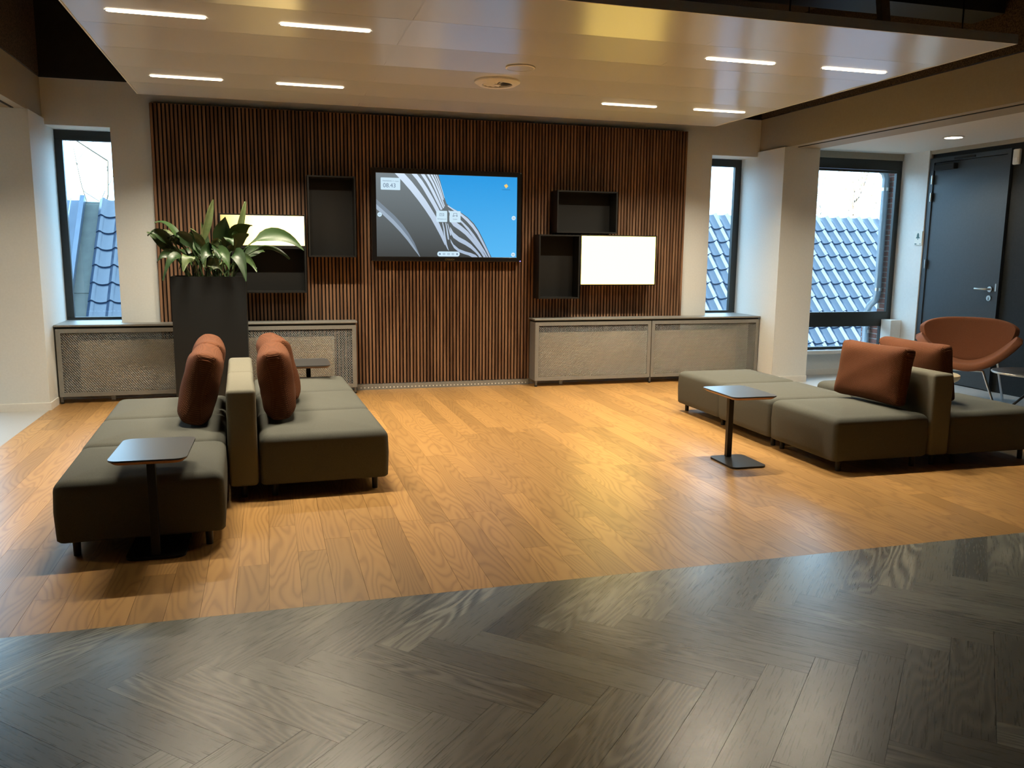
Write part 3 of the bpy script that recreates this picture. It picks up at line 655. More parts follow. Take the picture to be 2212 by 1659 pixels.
# ------------------------------------------------------------------ wall boxes and light boxes
def open_box(label, x0, x1, z0, z1, depth=.23, yb=-.060):
    t = thing('wall_box', label, 'wall box', ((x0+x1)/2, yb, z0), group='black open boxes on the slat wall')
    th = .016; yf = yb-depth
    box(x0, x1, yf, yb, z1-th, z1).obj('top_panel', 'box', t); box(x0, x1, yf, yb, z0, z0+th).obj('bottom_panel', 'box', t)
    box(x0, x0+th, yf, yb, z0+th, z1-th).obj('side_panel', 'box', t); box(x1-th, x1, yf, yb, z0+th, z1-th).obj('side_panel', 'box', t)
    box(x0+th, x1-th, yb-.02, yb-.002, z0+th, z1-th).obj('back_panel', 'box', t)
    return t
def light_box(label, x0, x1, z0, z1, mname, lo, hi, depth=.23, yb=-.060):
    t = thing('light_box', label, 'light box', ((x0+x1)/2, yb, z0), group='glowing light boxes on the slat wall')
    th = .014; yf = yb-depth
    b = B(); b.box(x0, x1, yf, yb, z1-th, z1); b.box(x0, x1, yf, yb, z0, z0+th); b.box(x0, x0+th, yf, yb, z0+th, z1-th); b.box(x1-th, x1, yf, yb, z0+th, z1-th)
    b.obj('housing', 'box', t)
    box(x0+th, x1-th, yf+.008, yf+.016, z0+th, z1-th).obj('lit_front', lightbox_mat(mname, lo, hi, -(x1-x0)/2*S, (x1-x0)/2*S, 0.14 if lo == hi else 0.24), t)
    return t
open_box('tall black open box left of the display', .443, .955, 1.530, 2.402)
open_box('black open box below left light box, behind planter', -.36, .410, 1.140, 1.632)
light_box('glowing yellow light box partly hidden by plant leaves', -.475, .412, 1.636, 1.978, 'lightbox_left', 1.0, 9.0)
open_box('black open landscape box above the right light box', 3.295, 4.058, 1.835, 2.326)
open_box('black open box at lower right beside glowing panel', 3.080, 3.592, 1.058, 1.812)
light_box('glowing yellow light box on the right of the display', 3.596, 4.590, 1.216, 1.818, 'lightbox_right', 7.0, 7.0)

# ------------------------------------------------------------------ seating
MWX, MLY = .850, .868
def seat_body(w, l, z0, z1, crown):
    b = B(); hw, hl = w/2-.005, l/2-.005
    # rounded, crowned cushion block
    prof = []
    r = .056; nb = 5
    rings = []
    levels = [(z0, -.012), (z0+.012, -.002), (z0+.05, 0), ((z0+z1)/2, .004)]
    for k in range(nb+1):
        a = math.pi/2*k/nb; levels.append((z1-r+r*math.sin(a), -r+r*math.cos(a)))
    for z, off in levels:
        rings.append([b.bm.verts.new((x, y, z)) for x, y in rrect(-hw-off, hw+off, -hl-off, hl+off, .035, 4)])
    for A, C in zip(rings, rings[1:]):
        n = len(A)
        for k in range(n): b.bm.faces.new((A[k], A[(k+1) % n], C[(k+1) % n], C[k]))
    b.bm.faces.new(rings[0][::-1])
    last = rings[-1]; n = len(last); prev = last
    for s in (.85, .65, .42, .2):
        cur = [b.bm.verts.new((v.co.x*s, v.co.y*s, z1+crown*(1-s**2.2))) for v in last]
        for k in range(n): b.bm.faces.new((prev[k], prev[(k+1) % n], cur[(k+1) % n], cur[k]))
        prev = cur
    b.bm.faces.new(prev); return b
def make_pouf(at, rz, label):
    t = thing('seat_module', label, 'pouf', at, rz, 'grey-green upholstered seat modules')
    seat_body(MWX, MLY, .085, .415, .028).obj('cushion', 'seat', t, own=True, smooth=50)
    for sx in (-1, 1):
        for sy in (-1, 1):
            x, y = sx*(MWX/2-.095), sy*(MLY/2-.065)
            B().cyl((x, y, 0), (x, y, .092), .019, .021, 12).obj('leg', 'black_metal', t, own=True, smooth=40)
    return t
def make_back(at, rz, label):
    t = thing('backrest_module', label, 'backrest', at, rz, 'sand upholstered backrest modules')
    box(-.092, .092, -MLY/2+.002, MLY/2-.002, .085, .722, r=.028, seg=4).obj('cushion', 'backfab', t, own=True, smooth=50)
    for sy in (-1, 1): B().cyl((0, sy*.36, 0), (0, sy*.36, .092), .018, .020, 12).obj('leg', 'black_metal', t, own=True, smooth=40)
    return t
def grp(o, ang):
    ca, sa = math.cos(ang), math.sin(ang)
    return lambda x, y: (o[0]+x*ca-y*sa, o[1]+x*sa+y*ca, 0)
# left island: origin at the front left foot of the backrest
aL = math.radians(1.7); gL = grp((-.285, -4.285), aL)
p0 = make_pouf(gL(-MWX/2-.001, -MLY/2+.003), aL, 'grey-green seat module nearest the viewer, left island')
copy_tree(p0, gL(-MWX/2-.006, MLY*.5+.006), aL, 'grey-green seat module, middle of left island left row')
copy_tree(p0, gL(-MWX/2-.006, MLY*1.5+.009), aL, 'grey-green seat module in front of planter, left row')
copy_tree(p0, gL(.186+MWX/2+.006, MLY*.5), aL, 'grey-green seat module, front of left island right row')
copy_tree(p0, gL(.186+MWX/2+.006, MLY*1.5+.003), aL, 'grey-green seat module, middle of left island right row')
copy_tree(p0, gL(.186+MWX/2+.006, MLY*2.5+.006), aL, 'grey-green seat module nearest the slat wall, left island')
k0 = make_back(gL(.094, MLY*.5), aL, 'sand backrest module at the front of left island')
copy_tree(k0, gL(.094, MLY*1.5+.002), aL, 'sand backrest module behind the first one, left island')
# right island
aR = math.radians(-.6); gR = grp((4.845, -4.655), aR)
copy_tree(p0, gR(-MWX/2-.002, MLY*.5), aR, 'grey-green seat module at front of right island, one cushion on it')
copy_tree(p0, gR(-MWX/2-.004, MLY*1.5+.003), aR, 'grey-green seat module, middle of right island left row')
copy_tree(p0, gR(-MWX/2+.010, MLY*2.5+.006), aR, 'grey-green seat module nearest the right radiator cover')
copy_tree(p0, gR(.190+MWX/2+.002, MLY*.5), aR, 'grey-green seat module cut by the right picture edge')
copy_tree(p0, gR(.190+MWX/2+.002, MLY*1.5+.003), aR, 'grey-green seat module behind the two cushions, right island')
copy_tree(k0, gR(.094, MLY*.5), aR, 'sand backrest module of the right island')

# cushions: boxed, soft, with folded corners; local X = thickness, Y = length, Z = height
def cushion_mesh(L, H, T, seed):
    b = B(); N = 14; K = 10
    rnd = random.Random(seed); ph = [rnd.uniform(0, 6.28) for _ in range(6)]
    def face(sgn):
        def fn(u, v):
            a, c = 2*u-1, 2*v-1
            ea = 1-abs(a)**5; ec = 1-abs(c)**5
            t = T*(.56 + .44*(max(ea, 0)**.5)*(max(ec, 0)**.5))/2 if True else 0
            pin = 1-.035*(1-abs(c)**2)*abs(a)**3; pin2 = 1-.05*(1-abs(a)**2)*abs(c)**3
            wr = .006*math.sin(5*a+ph[0]+2*c)*math.sin(4*c+ph[1])
            return (sgn*(t+wr), a*L/2*pin, (c*H/2*pin2))
        return fn
    F = [[None]*(N+1) for _ in range(N+1)]; G = [[None]*(N+1) for _ in range(N+1)]
    f1, f2 = face(1), face(-1)
    for i in range(N+1):
        for j in range(N+1):
            F[i][j] = b.bm.verts.new(f1(i/N, j/N)); G[i][j] = b.bm.verts.new(f2(i/N, j/N))
    for i in range(N):
        for j in range(N):
            b.bm.faces.new((F[i][j], F[i+1][j], F[i+1][j+1], F[i][j+1])); b.bm.faces.new((G[i][j], G[i][j+1], G[i+1][j+1], G[i+1][j]))
    rim = [(i, 0) for i in range(N)] + [(N, j) for j in range(N)] + [(N-i, N) for i in range(N)] + [(0, N-j) for j in range(N)]
    # soft bulging gusset between the faces
    prev = [F[i][j] for i, j in rim]
    for s in (.5, 0, -.5):
        cur = []
        for i, j in rim:
            p, q = F[i][j].co, G[i][j].co; m = p.lerp(q, (1-s)/2)
            out = Vector((0, m.y/(L/2), m.z/(H/2))); k_ = .018*(1-s*s)
            corner = abs(out.y) > .93 and abs(out.z) > .93
            m += out*k_*(.2 if corner else 1); cur.append(b.bm.verts.new(m))
        n = len(rim)
        for k in range(n): b.bm.faces.new((prev[k], prev[(k+1) % n], cur[(k+1) % n], cur[k]))
        prev = cur
    cur = [G[i][j] for i, j in rim]
    for k in range(len(rim)): b.bm.faces.new((prev[k], prev[(k+1) % len(rim)], cur[(k+1) % len(rim)], cur[k]))
    return b
def cushion(label, x, y, z, tilt, rz, L=.66, H=.47, T=.24, seed=1, roll=0):
    t = thing('cushion', label, 'cushion', (x, y, z), 0, 'rust knitted cushions on the seat modules')
    o = cushion_mesh(L, H, T, seed).obj('cover', 'cushion', t, own=True, smooth=60)
    o.rotation_euler = (roll, tilt, rz); o.location = (0, 0, (H/2*math.cos(tilt)+.03)*S)
    md = o.modifiers.new('soft', 'SUBSURF'); md.levels = 1; md.render_levels = 1
    # folded seams on the four gusset corners
    for sy in (-1, 1):
        b = B(); b.tube([(-.040, sy*(L/2+.009), H/2*.83), (-.02, sy*(L/2+.0135), H/2*.86), (.02, sy*(L/2+.0135), H/2*.86), (.040, sy*(L/2+.009), H/2*.83)], .003, 5)
        s_ = b.obj('corner_seam', 'cushion', o, own=True)
    return t
SZ = .428
cushion('rust cushion on left row, nearer the viewer', -.470, -3.66, SZ, math.radians(14), aL, seed=1)
cushion('rust cushion on left row, in front of planter', -.485, -2.95, SZ, math.radians(13), aL+.03, seed=2)
cushion('rust cushion right of sand backrest, nearer the viewer', .035, -3.62, SZ, math.radians(-6), aL-.03, seed=3, H=.46)
cushion('rust cushion right of sand backrest, the one behind', .055, -2.92, SZ, math.radians(-12), aL+.08, seed=4)
cushion('rust cushion facing left on the right island', 4.700, -4.14, SZ, math.radians(8), aR+.07, seed=5, L=.70, H=.44, T=.20)
cushion('rust cushion behind the sand backrest, right island', 5.215, -4.03, SZ, math.radians(-11), aR-.02, seed=6, L=.76, H=.45, T=.19)

# ------------------------------------------------------------------ side tables
def make_table(at, rz, label):
    t = thing('side_table', label, 'side table', at, rz, 'small black side tables on one post')
    top = rrect(-.188, .188, -.235, .295, .055); ins = rrect(-.165, .165, -.212, .272, .045)
    B().prism(top, .551, .560).obj('table_top', 'tabletop', t, own=True)
    b = B(); A = [b.bm.verts.new((x, y, .551)) for x, y in top]; C = [b.bm.verts.new((x, y, .533)) for x, y in ins]
    n = len(A); b.bm.faces.new(A); b.bm.faces.new(C[::-1])
    for k in range(n): b.bm.faces.new((A[k], A[(k+1) % n], C[(k+1) % n], C[k]))
    b.obj('wood_edge', 'tableedge', t, own=True)
    box(-.021, .021, .129, .171, .014, .534, r=.003).obj('post', 'black_metal', t, own=True)
    B().prism(rrect(-.148, .148, -.195, .195, .05), 0, .014).obj('base_plate', 'black_metal', t, own=True)
    return t
tb0 = make_table((3.480, -4.170, 0), math.radians(-1.5), 'black side table standing free beside the right island')
copy_tree(tb0, (-.612, -5.085, 0), math.radians(179), 'black side table in front of the nearest seat module')
copy_tree(tb0, (.345, -1.755, 0), math.radians(0), 'black side table behind left island, only top seen')

# ------------------------------------------------------------------ planter and plant
PLX0, PLX1, PLY = -.910, -.212, -1.0
t = thing('planter', 'tall anthracite metal planter behind the left island', 'planter', ((PLX0+PLX1)/2, PLY+.2, 0))
b = B(); PZ = 1.337
th = .018
b.box(PLX0, PLX1, PLY, PLY+th, 0, PZ); b.box(PLX0, PLX1, PLY+.38-th, PLY+.38, 0, PZ); b.box(PLX0, PLX0+th, PLY+th, PLY+.38-th, 0, PZ); b.box(PLX1-th, PLX1, PLY+th, PLY+.38-th, 0, PZ)
b.box(PLX0+th, PLX1-th, PLY+th, PLY+.38-th, 0, .02)
b.obj('pot_wall', 'planter', t)
b = B()
b.grid(lambda u, v: (PLX0+th+(PLX1-PLX0-2*th)*u, PLY+th+(.38-2*th)*v, PZ-.045+.014*noise.noise(Vector((u*9, v*6, 3)))), 16, 8); b.obj('soil', 'soil', t)

pt = thing('cast_iron_plant', 'bushy green plant with broad arching leaves in tall planter', 'plant', (-.56, PLY+.19, PZ-.05))
def leaf(base, tip, width, arch, droop, twist, stem=.42, n=16):
    base, tip = Vector(base), Vector(tip); b = B()
    mid = base.lerp(tip, .5) + Vector((0, 0, arch))
    pts = []
    for i in range(n+1):
        s = i/n; p = base*(1-s)**2 + mid*2*s*(1-s) + tip*s*s; p.z -= droop*s**4; pts.append(p)
    prev = None; L = (tip-base).length
    n0 = Vector((rl.uniform(-.5, .5), -rl.uniform(.45, 1.0), rl.uniform(.25, .9)))
    side0 = (tip-base).cross(n0)
    if side0.length < .05: side0 = Vector((1, .3, 0))
    side0.normalize()
    for i, p in enumerate(pts):
        s = i/n
        tg = (pts[min(i+1, n)]-pts[max(i-1, 0)]).normalized()
        sd = (side0 - tg*side0.dot(tg)).normalized(); nr = sd.cross(tg)
        q = Matrix.Rotation(twist*s, 3, tg); sd = q @ sd; nr = q @ nr
        if s < stem: hw = .007
        else:
            k = (s-stem)/(1-stem); hw = .005 + .98*width*(math.sin(math.pi*min(1, k**.72))*(1-.22*k) if k < 1 else 0)
        fold = .28*hw
        wv = .010*math.sin(9*s+twist*3)*(1 if s > stem else 0)
        cur = [b.bm.verts.new(p-sd*hw+nr*(fold+wv)), b.bm.verts.new(p-sd*hw*.5+nr*fold*.35), b.bm.verts.new(p), b.bm.verts.new(p+sd*hw*.5+nr*fold*.35), b.bm.verts.new(p+sd*hw+nr*(fold-wv))]
        if prev:
            for k in range(4): b.bm.faces.new((prev[k], cur[k], cur[k+1], prev[k+1]))
        prev = cur
    o = b.obj('leaf', 'leaf', pt, smooth=60)
    return o
rl = random.Random(11)
Z0 = PZ-.06
key_leaves = [  # base x, tip (x, y, z), half width, arch, droop, twist
    (-.68, (-.495, -.84, 2.09), .046, .12, 0, 1.1), (-.36, (-.190, -.80, 2.08), .040, .10, 0, .8), (-.66, (-1.036, -.90, 1.87), .055, .34, .02, .4),
    (-.60, (-.86, -.98, 1.80), .062, .25, .10, -.5), (-.50, (-.13, -.95, 1.87), .085, .32, .03, .3), (-.45, (.36, -.98, 1.62), .075, .56, .02, .2),
    (-.42, (.22, -.90, 1.54), .060, .38, .03, -.2), (-.70, (-.965, -1.10, 1.32), .050, .48, .02, .3), (-.72, (-1.03, -.95, 1.49), .045, .32, .02, -.4),
    (-.72, (-1.01, -.80, 1.62), .055, .25, .02, .6), (-.40, (-.205, -1.13, 1.315), .070, .55, .02, -.2), (-.38, (-.10, -1.05, 1.385), .040, .38, .0, .3),
    (-.52, (-.385, -.92, 1.92), .092, .16, .0, -.4), (-.52, (-.165, -1.0, 1.77), .080, .22, .02, .8), (-.55, (-.62, -.80, 1.87), .060, .05, 0, 1.2),
    (-.58, (-.36, -1.06, 1.44), .078, .42, .04, .2), (-.64, (-.78, -1.10, 1.47), .060, .32, .08, -.3), (-.50, (-.44, -1.12, 1.58), .080, .30, .10, .5),
    (-.46, (-.60, -1.10, 1.52), .075, .36, .06, -.7), (-.35, (-.02, -.75, 1.60), .060, .22, .02, .3)]
for bx, tip, hw, ar, dr, tw in key_leaves: leaf((bx, PLY+.19+rl.uniform(-.09, .09), Z0), tip, hw, ar, dr, tw)
for i in range(34):
    bx = rl.uniform(-.80, -.32); a = rl.uniform(0, 6.28); rr = rl.uniform(.12, .40)
    tipp = (bx+rr*math.cos(a)*1.1, PLY+.19+rr*math.sin(a)*.75, rl.uniform(1.42, 1.84))
    leaf((bx, PLY+.19+rl.uniform(-.10, .10), Z0), tipp, rl.uniform(.034, .060), rl.uniform(.08, .35), rl.uniform(0, .08), rl.uniform(-1, 1))

# ------------------------------------------------------------------ alcove furniture: lounge chair, round table, pale stool
def lounge_chair(at, rz):
    t = thing('lounge_chair', 'terracotta shell lounge chair with chrome legs by dark door', 'chair', at, rz)
    def rim(s, p=2.4, q=.55): return .015 + .985*max(1-abs(s)**p, 0.0)**q
    def back(u, v):
        s = math.sin((u-.5)*math.pi)
        zt = .800 + .120*rim(s, 3.4, .5); zb = .800 - .385*rim(s, 2.2, .6)
        z = zb+(zt-zb)*v
        return (.48*s, .33 - .17*abs(s)**2.2 + .22*(z-.42), z)
    def seat(u, v):
        s = math.sin((u-.5)*math.pi); r = rim(s)
        r = max(r, .10); y0, y1 = .20*r+.02, -.44*r
        y = y0+(y1-y0)*v
        return (.50*s, y+.04, .375 + .33*abs(s)**2.0 + .05*v**2*r + .03*(1-v)**2)
    for nm, fn in (('back_shell', back), ('seat_shell', seat)):
        o = B().grid(fn, 28, 10).obj(nm, 'chairfab', t, own=True, smooth=180)
        md = o.modifiers.new('pad', 'SOLIDIFY'); md.thickness = .080*S; md.offset = 0
        mb = o.modifiers.new('round', 'SUBSURF'); mb.levels = 1; mb.render_levels = 2
    for sx in (-1, 1):
        B().tube([(sx*.17, -.12, .37), (sx*.30, -.22, .02), (sx*.305, -.225, 0)], .013, 10).obj('leg', 'chrome', t, own=True, smooth=60)
        B().tube([(sx*.30, .18, .50), (sx*.40, .33, .02), (sx*.405, .335, 0)], .013, 10).obj('leg', 'chrome', t, own=True, smooth=60)
    b = B(); b.tube([(-.17, -.12, .365), (.17, -.12, .365)], .012, 8); b.obj('cross_bar', 'chrome', t, own=True, smooth=60)
    return t
lounge_chair((7.46, -2.28, 0), math.radians(-44))
t = thing('coffee_table', 'round black coffee table with glossy rim at picture edge', 'table', (7.07, -3.50, 0))
B().lathe([(.335, .492), (.352, .500), (.352, .508), (.340, .514)], (7.07, -3.50), 48).obj('table_top', 'black_metal', t, smooth=40)
B().lathe([(.353, .494), (.358, .500), (.358, .507), (.353, .511)], (7.07, -3.50), 48).obj('rim', 'steel', t, smooth=40)
for k in range(4):
    a = math.radians(45+90*k)
    B().tube([(7.07+.06*math.cos(a), -3.5+.06*math.sin(a), .495), (7.07+.03*math.cos(a), -3.5+.03*math.sin(a), .30), (7.07+.30*math.cos(a), -3.5+.30*math.sin(a), 0)], .013, 8).obj('leg', 'black_metal', t, smooth=60)
t = thing('stool', 'pale rounded stool half hidden behind the right island', 'stool', (6.44, -2.98, 0))
B().lathe([(.10, .335), (.185, .385), (.20, .41), (.20, .435), (.18, .447)], (6.44, -2.98), 36).obj('seat', 'pale', t, smooth=40)
for k in range(3):
    a = math.radians(20+120*k)
    B().cyl((6.44+.13*math.cos(a), -2.98+.13*math.sin(a), 0), (6.44+.08*math.cos(a), -2.98+.08*math.sin(a), .345), .014, .018, 10).obj('leg', 'pale', t, smooth=40)

# ------------------------------------------------------------------ door and wall fittings
DX_ = 8.33
d = sthing('door_1', 'tall dark flush door with steel lever handle', (DX_, -1.2, 0))
b = B(); b.box(DX_-.045, DX_-.001, -.635, -.562, 0, 2.845); b.box(DX_-.045, DX_-.001, -1.818, -1.768, 0, 2.845); b.box(DX_-.045, DX_-.001, -1.768, -.635, 2.79, 2.845)
b.obj('door_frame', 'door', d)
leafo = box(DX_-.030, DX_-.002, -1.762, -.642, .012, 2.784, r=.003).obj('door_leaf', 'door', d)
for z in (2.575, 2.357, 1.504, .35):
    B().cyl((DX_-.055, -.638, z-.055), (DX_-.055, -.638, z+.055), .014, seg=10).obj('hinge', 'steel', leafo, smooth=40)
B().cyl((DX_-.031, -1.690, 1.222), (DX_-.043, -1.690, 1.222), .034, seg=20).obj('rosette', 'steel', leafo, smooth=40)
B().tube([(DX_-.04, -1.690, 1.222), (DX_-.085, -1.690, 1.222), (DX_-.092, -1.675, 1.222), (DX_-.092, -1.515, 1.222)], .012, 10).obj('lever_handle', 'steel', leafo, smooth=60)
B().cyl((DX_-.031, -1.685, 1.115), (DX_-.041, -1.685, 1.115), .033, seg=20).obj('lock_plate', 'steel', leafo, smooth=40)
box(DX_-.043, DX_-.040, -1.69, -1.68, 1.09, 1.125).obj('keyhole', 'gap', leafo)
box(DX_-.048, DX_-.0445, -1.788, -1.772, 1.20, 1.29).obj('strike_plate', 'steel', d)
box(DX_-.10, DX_-.032, -1.02, -.70, 2.685, 2.755, r=.006).obj('door_closer', 'blackwall', leafo)
box(DX_-.060, DX_-.046, -1.30, -.98, 2.80, 2.825).obj('closer_rail', 'blackwall', d)
t = thing('motion_sensor', 'small white motion sensor high on the black wall', 'sensor', (8.30, -1.875, 2.66))
box(8.285, 8.329, -1.925, -1.835, 2.655, 2.83, r=.012).obj('housing', 'plastic', t, smooth=50)
box(8.281, 8.290, -1.910, -1.850, 2.675, 2.735, r=.004).obj('lens', 'white', t)
t = thing('bell_sign', 'small clear plate with bell symbol beside the door', 'sign', (8.26, -.50, 1.74))
box(8.258, 8.268, -.560, -.425, 1.745, 1.930, r=.003).obj('plate', 'plastic', t)
b = B(); yc, zc = -.487, 1.835
out = [(-.034, 0), (-.030, .012), (-.022, .018), (-.020, .045), (-.012, .062), (-.004, .070), (.004, .070), (.012, .062), (.020, .045), (.022, .018), (.030, .012), (.034, 0)]
b.poly([(8.2572, yc+p, zc+q) for p, q in out]); b.cyl((8.2575, yc, zc-.010), (8.2570, yc, zc-.010), .008, seg=10)
M['bell'] = base_mat('bell_print', (.05, .12, .11), .5)
b.obj('bell_symbol', 'bell', t)
b = B(); b.box(8.2568, 8.2578, -.545, -.525, 1.757, 1.768); b.box(8.2568, 8.2578, -.470, -.435, 1.757, 1.768); b.obj('sign_print', 'bell', t)

# ------------------------------------------------------------------ outside
RX0o, RIDGE_Y, RIDGE_Z, TH = -3.085, 8.5, 2.53, math.radians(46)
TWd, TEx = .31, .43
dirs = Vector((0, -math.cos(TH), -math.sin(TH))); nrm = Vector((0, -math.sin(TH), math.cos(TH)))
rf = thing('tiled_roof', 'neighbouring roof of glazed blue-grey pantiles seen through the windows', 'roof', (6, RIDGE_Y, RIDGE_Z))
def tile_prof(u):      # one S-shaped pantile, u 0..1 across
    return .062*math.exp(-((u-.20)/.145)**2) - .020*math.exp(-((u-.66)/.24)**2) + .050*math.exp(-((u-1.20)/.145)**2)
def tile_geo(b, ox=0, oy=0, oz=0):
    L = TEx+.06; nu = 12
    rows = [[b.bm.verts.new(Vector((ox+TWd*1.06*i/nu, 0, 0)) + Vector((0, oy, oz)) + dirs*(L*j) + nrm*(tile_prof(i/nu*1.06)+.032*j + k)) for i in range(nu+1)] for (j, k) in ((0, 0), (1, 0), (1, -.022))]
    for A, C in zip(rows, rows[1:]):
        for i in range(nu): b.bm.faces.new((A[i], A[i+1], C[i+1], C[i]))
ncols = 58; nrows = 11; til0 = None; bs = B(); cnt = 0
for c in range(ncols):
    x = RX0o + c*TWd
    for r in range(nrows):
        p = Vector((x, RIDGE_Y, RIDGE_Z)) + dirs*(TEx*r)
        single = (c < 5 and r < 10) or (c >= 37 and c < 60)
        if single and cnt < 296:
            cnt += 1
            if til0 is None:
                b = B(); tile_geo(b); til0 = b.obj('roof_tile', 'tile', rf, at=tuple(p), own=True, smooth=40)
            else: inst(til0, rf, tuple(p))
        else: tile_geo(bs, p.x, p.y, p.z)
o = bs.obj('roof_tile_field', 'tile', rf, smooth=40); o['kind'] = 'stuff'
Pb = [Vector((x, RIDGE_Y, RIDGE_Z)) + dirs*t_ - nrm*.05 for x, t_ in ((RX0o, 0), (RX0o+ncols*TWd, 0), (RX0o+ncols*TWd, TEx*nrows), (RX0o, TEx*nrows))]
b = B(); lo_ = [b.bm.verts.new(p-nrm*.1) for p in Pb]; hi_ = [b.bm.verts.new(p) for p in Pb]
b.bm.faces.new(lo_); b.bm.faces.new(hi_)
for i in range(4): b.bm.faces.new((lo_[i], lo_[(i+1) % 4], hi_[(i+1) % 4], hi_[i]))
b.obj('roof_deck', 'lead', rf)
box(RX0o-.5, RX0o+ncols*TWd, RIDGE_Y+.02, RIDGE_Y+.3, -3, RIDGE_Z-.1).obj('house_wall', 'mortar', rf)
def slope_box(x0, x1, t0, t1, n0, n1):
    b = B(); vs = []
    for x in (x0, x1):
        for t_ in (t0, t1):
            for n_ in (n0, n1): vs.append(b.bm.verts.new(Vector((x, RIDGE_Y, RIDGE_Z)) + dirs*t_ + nrm*n_))
    for f in ((0, 1, 3, 2), (4, 6, 7, 5), (0, 4, 5, 1), (2, 3, 7, 6), (0, 2, 6, 4), (1, 5, 7, 3)): b.bm.faces.new([vs[i] for i in f])
    return b
ve = thing('verge_flashing', 'grey-green lead flashing along the roof edge, left window', 'flashing', (-3.3, RIDGE_Y, RIDGE_Z))
for r in range(4): slope_box(-3.36-.0*r, -3.075, -.02+r*1.15, 1.19+r*1.15, -.10, -.085+.010*(r % 2)).obj('lead_sheet', 'lead', ve)
slope_box(-3.44, -3.36, -.05, 4.7, -.12, .06).obj('upstand', 'zinc', ve)
zr = thing('zinc_roof', 'blue-grey zinc roof with standing seam, left window', 'roof', (-4, RIDGE_Y, RIDGE_Z))
for k in range(3):
    x1 = -3.46-.42*k
    slope_box(x1-.40, x1, -.05, 4.7, -.10, -.08).obj('zinc_sheet', 'zinc', zr); slope_box(x1-.425, x1-.395, -.05, 4.7, -.10, -.02).obj('standing_seam', 'zinc', zr)
b = B(); pa = [Vector((-3.60, RIDGE_Y, RIDGE_Z)) + dirs*t_ + nrm*.02 for t_ in (0, 1, 2, 3, 4)]; b.tube([tuple(p) for p in pa], .012, 6); b.obj('lightning_wire', 'pipe', zr)
pc = Vector((-3.60, RIDGE_Y, RIDGE_Z)) + dirs*1.35
box(pc.x-.06, pc.x+.06, pc.y-.03, pc.y+.03, pc.z-.02, pc.z+.06).obj('wire_clip', 'pipe', zr)
# unseen block added left of the zinc roof, keeps the left roof corner out of the sun
tag(box(-9, -6.2, 6.0, 12.0, -3, 3.6).obj('gable_wall', 'zinc'), 'tall zinc-clad neighbouring gable left of the roofs', 'building')
# brick return with downpipe beside the alcove window
bw = thing('brick_return', 'red brick wall return beside the alcove window', 'wall', (8.5, .3, 0))
BX = 8.40
box(BX, BX+.2, .20, .36, -.6, 3.3).obj('mortar_core', 'mortar', bw)
box(BX-.01, BX+.2, .005, .20, -.6, 3.3).obj('metal_jamb', 'pipe', bw)
box(BX, BX+.2, .36, .66, -.6, .72).obj('mortar_plinth', 'mortar', bw)
bk = None; BHt, BLn = .0735, .245
for r in range(40):
    z = .05+r*BHt
    off = (r % 2)*BLn/2
    y = .20-off; ye = .36 if z > .68 else .66
    while y < ye-.02:
        y0, y1 = max(y, .20)+.006, min(y+BLn, ye)-.006; y += BLn
        if y1-y0 < .03: continue
        if bk is None or abs((y1-y0)-(BLn-.012)) > .001:
            q = box(BX-.008, BX+.02, y0, y1, z+.006, z+BHt-.006, r=.003, seg=1).obj('brick', 'brick', bw, at=(BX, (y0+y1)/2, z))
            if bk is None and abs((y1-y0)-(BLn-.012)) < .001: bk = q
        else: inst(bk, bw, (BX, (y0+y1)/2, z))
dp = thing('downpipe', 'zinc rain downpipe fixed to the brick return', 'pipe', (BX-.06, .30, 0))
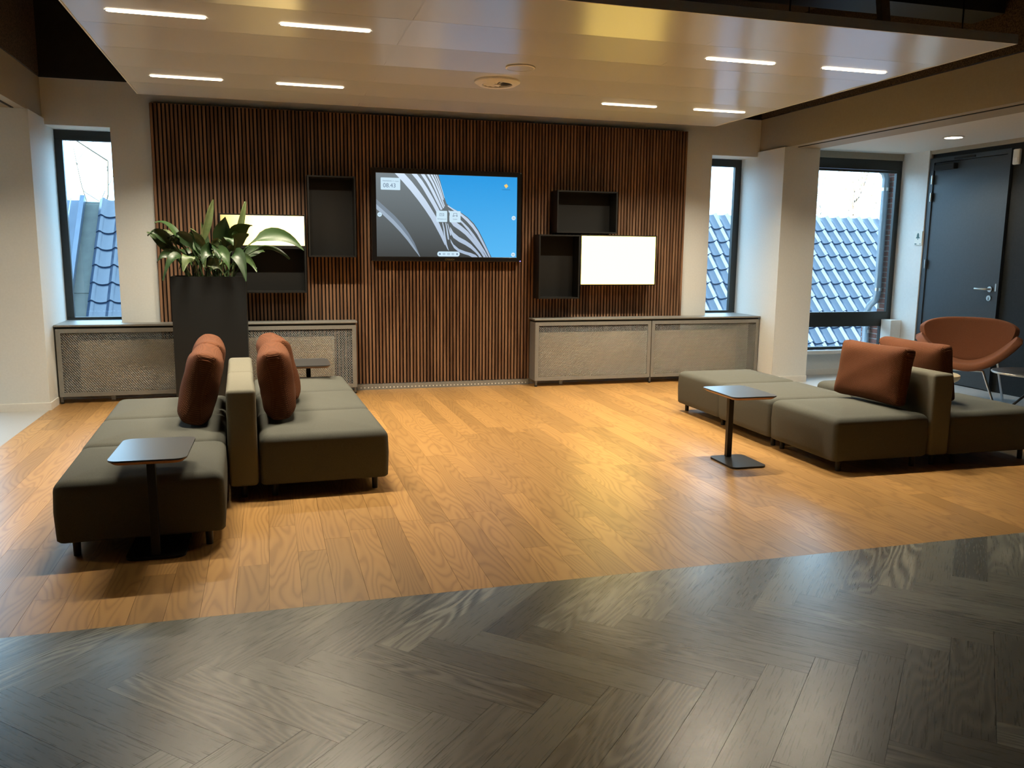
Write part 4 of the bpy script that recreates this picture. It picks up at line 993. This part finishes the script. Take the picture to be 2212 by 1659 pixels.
B().tube([(BX-.34, .33, 2.90), (BX-.18, .33, 2.82), (BX-.085, .31, 2.74), (BX-.065, .30, 2.66), (BX-.065, .30, 1.06), (BX-.070, .32, .98), (BX-.075, .42, .90), (BX-.075, .47, .80), (BX-.075, .47, -.5)], .048, 14).obj('tube', 'pipe', dp, smooth=60)
for z, y in ((2.52, .30), (1.13, .30), (.52, .47)):
    B().cyl((BX-.062, y, z-.022), (BX-.062, y, z+.022), .054, seg=18).obj('clamp', 'steel', dp, smooth=40)
# trees beyond the roofs
def branch_tree(name, label, base, h, spread, seed, leaves=0):
    t = thing(name, label, 'tree', base); rnd = random.Random(seed)
    b = B(); tips = []
    def grow(p, d, L, r, lv):
        pts = [p]; q = p.copy(); dd = d.copy()
        for _ in range(4):
            dd = (dd + Vector((rnd.uniform(-1, 1), rnd.uniform(-1, 1), rnd.uniform(-.4, .6)))*.22).normalized(); q = q + dd*L/4; pts.append(q.copy())
        b.tube([tuple(x) for x in pts], r, 5, [r*(1-.12*k) for k in range(5)])
        tips.append(q)
        if lv < 3:
            for _ in range(3 if lv else 5):
                a = rnd.choice(pts[2:]); nd_ = (dd + Vector((rnd.uniform(-1, 1), rnd.uniform(-1, 1), rnd.uniform(-.3, .8)))*spread).normalized()
                grow(a.copy(), nd_, L*.62, r*.5, lv+1)
    grow(Vector(base), Vector((0, 0, 1)), h, .09, 0)
    b.obj('branches', 'bark', t)
    if leaves:
        f = B()
        for _ in range(leaves):
            p = rnd.choice(tips) + Vector((rnd.gauss(0, .22), rnd.gauss(0, .22), rnd.gauss(0, .2))); a = Vector((rnd.uniform(-1, 1), rnd.uniform(-1, 1), rnd.uniform(-1, 1))).normalized()*.05; c = a.orthogonal().normalized()*.03
            f.poly([p-a, p+c, p+a, p-c])
        f.obj('foliage', 'autumn', t)['kind'] = 'stuff'
    return t
branch_tree('bare_tree', 'thin bare tree against the sky in left window', (-4.35, 14.0, -3), 6.4, .8, 3)
branch_tree('autumn_tree', 'sparse autumn tree above the roof ridge, alcove window', (19.5, 15.0, -3), 4.6, .9, 5, 1400)
struct(box(-40, 60, .6, 60, -3.2, -3.0).obj('ground', 'gravel'), 'gravel ground far below the windows')

for o in bpy.data.objects:
    if '_o' in o: del o['_o']
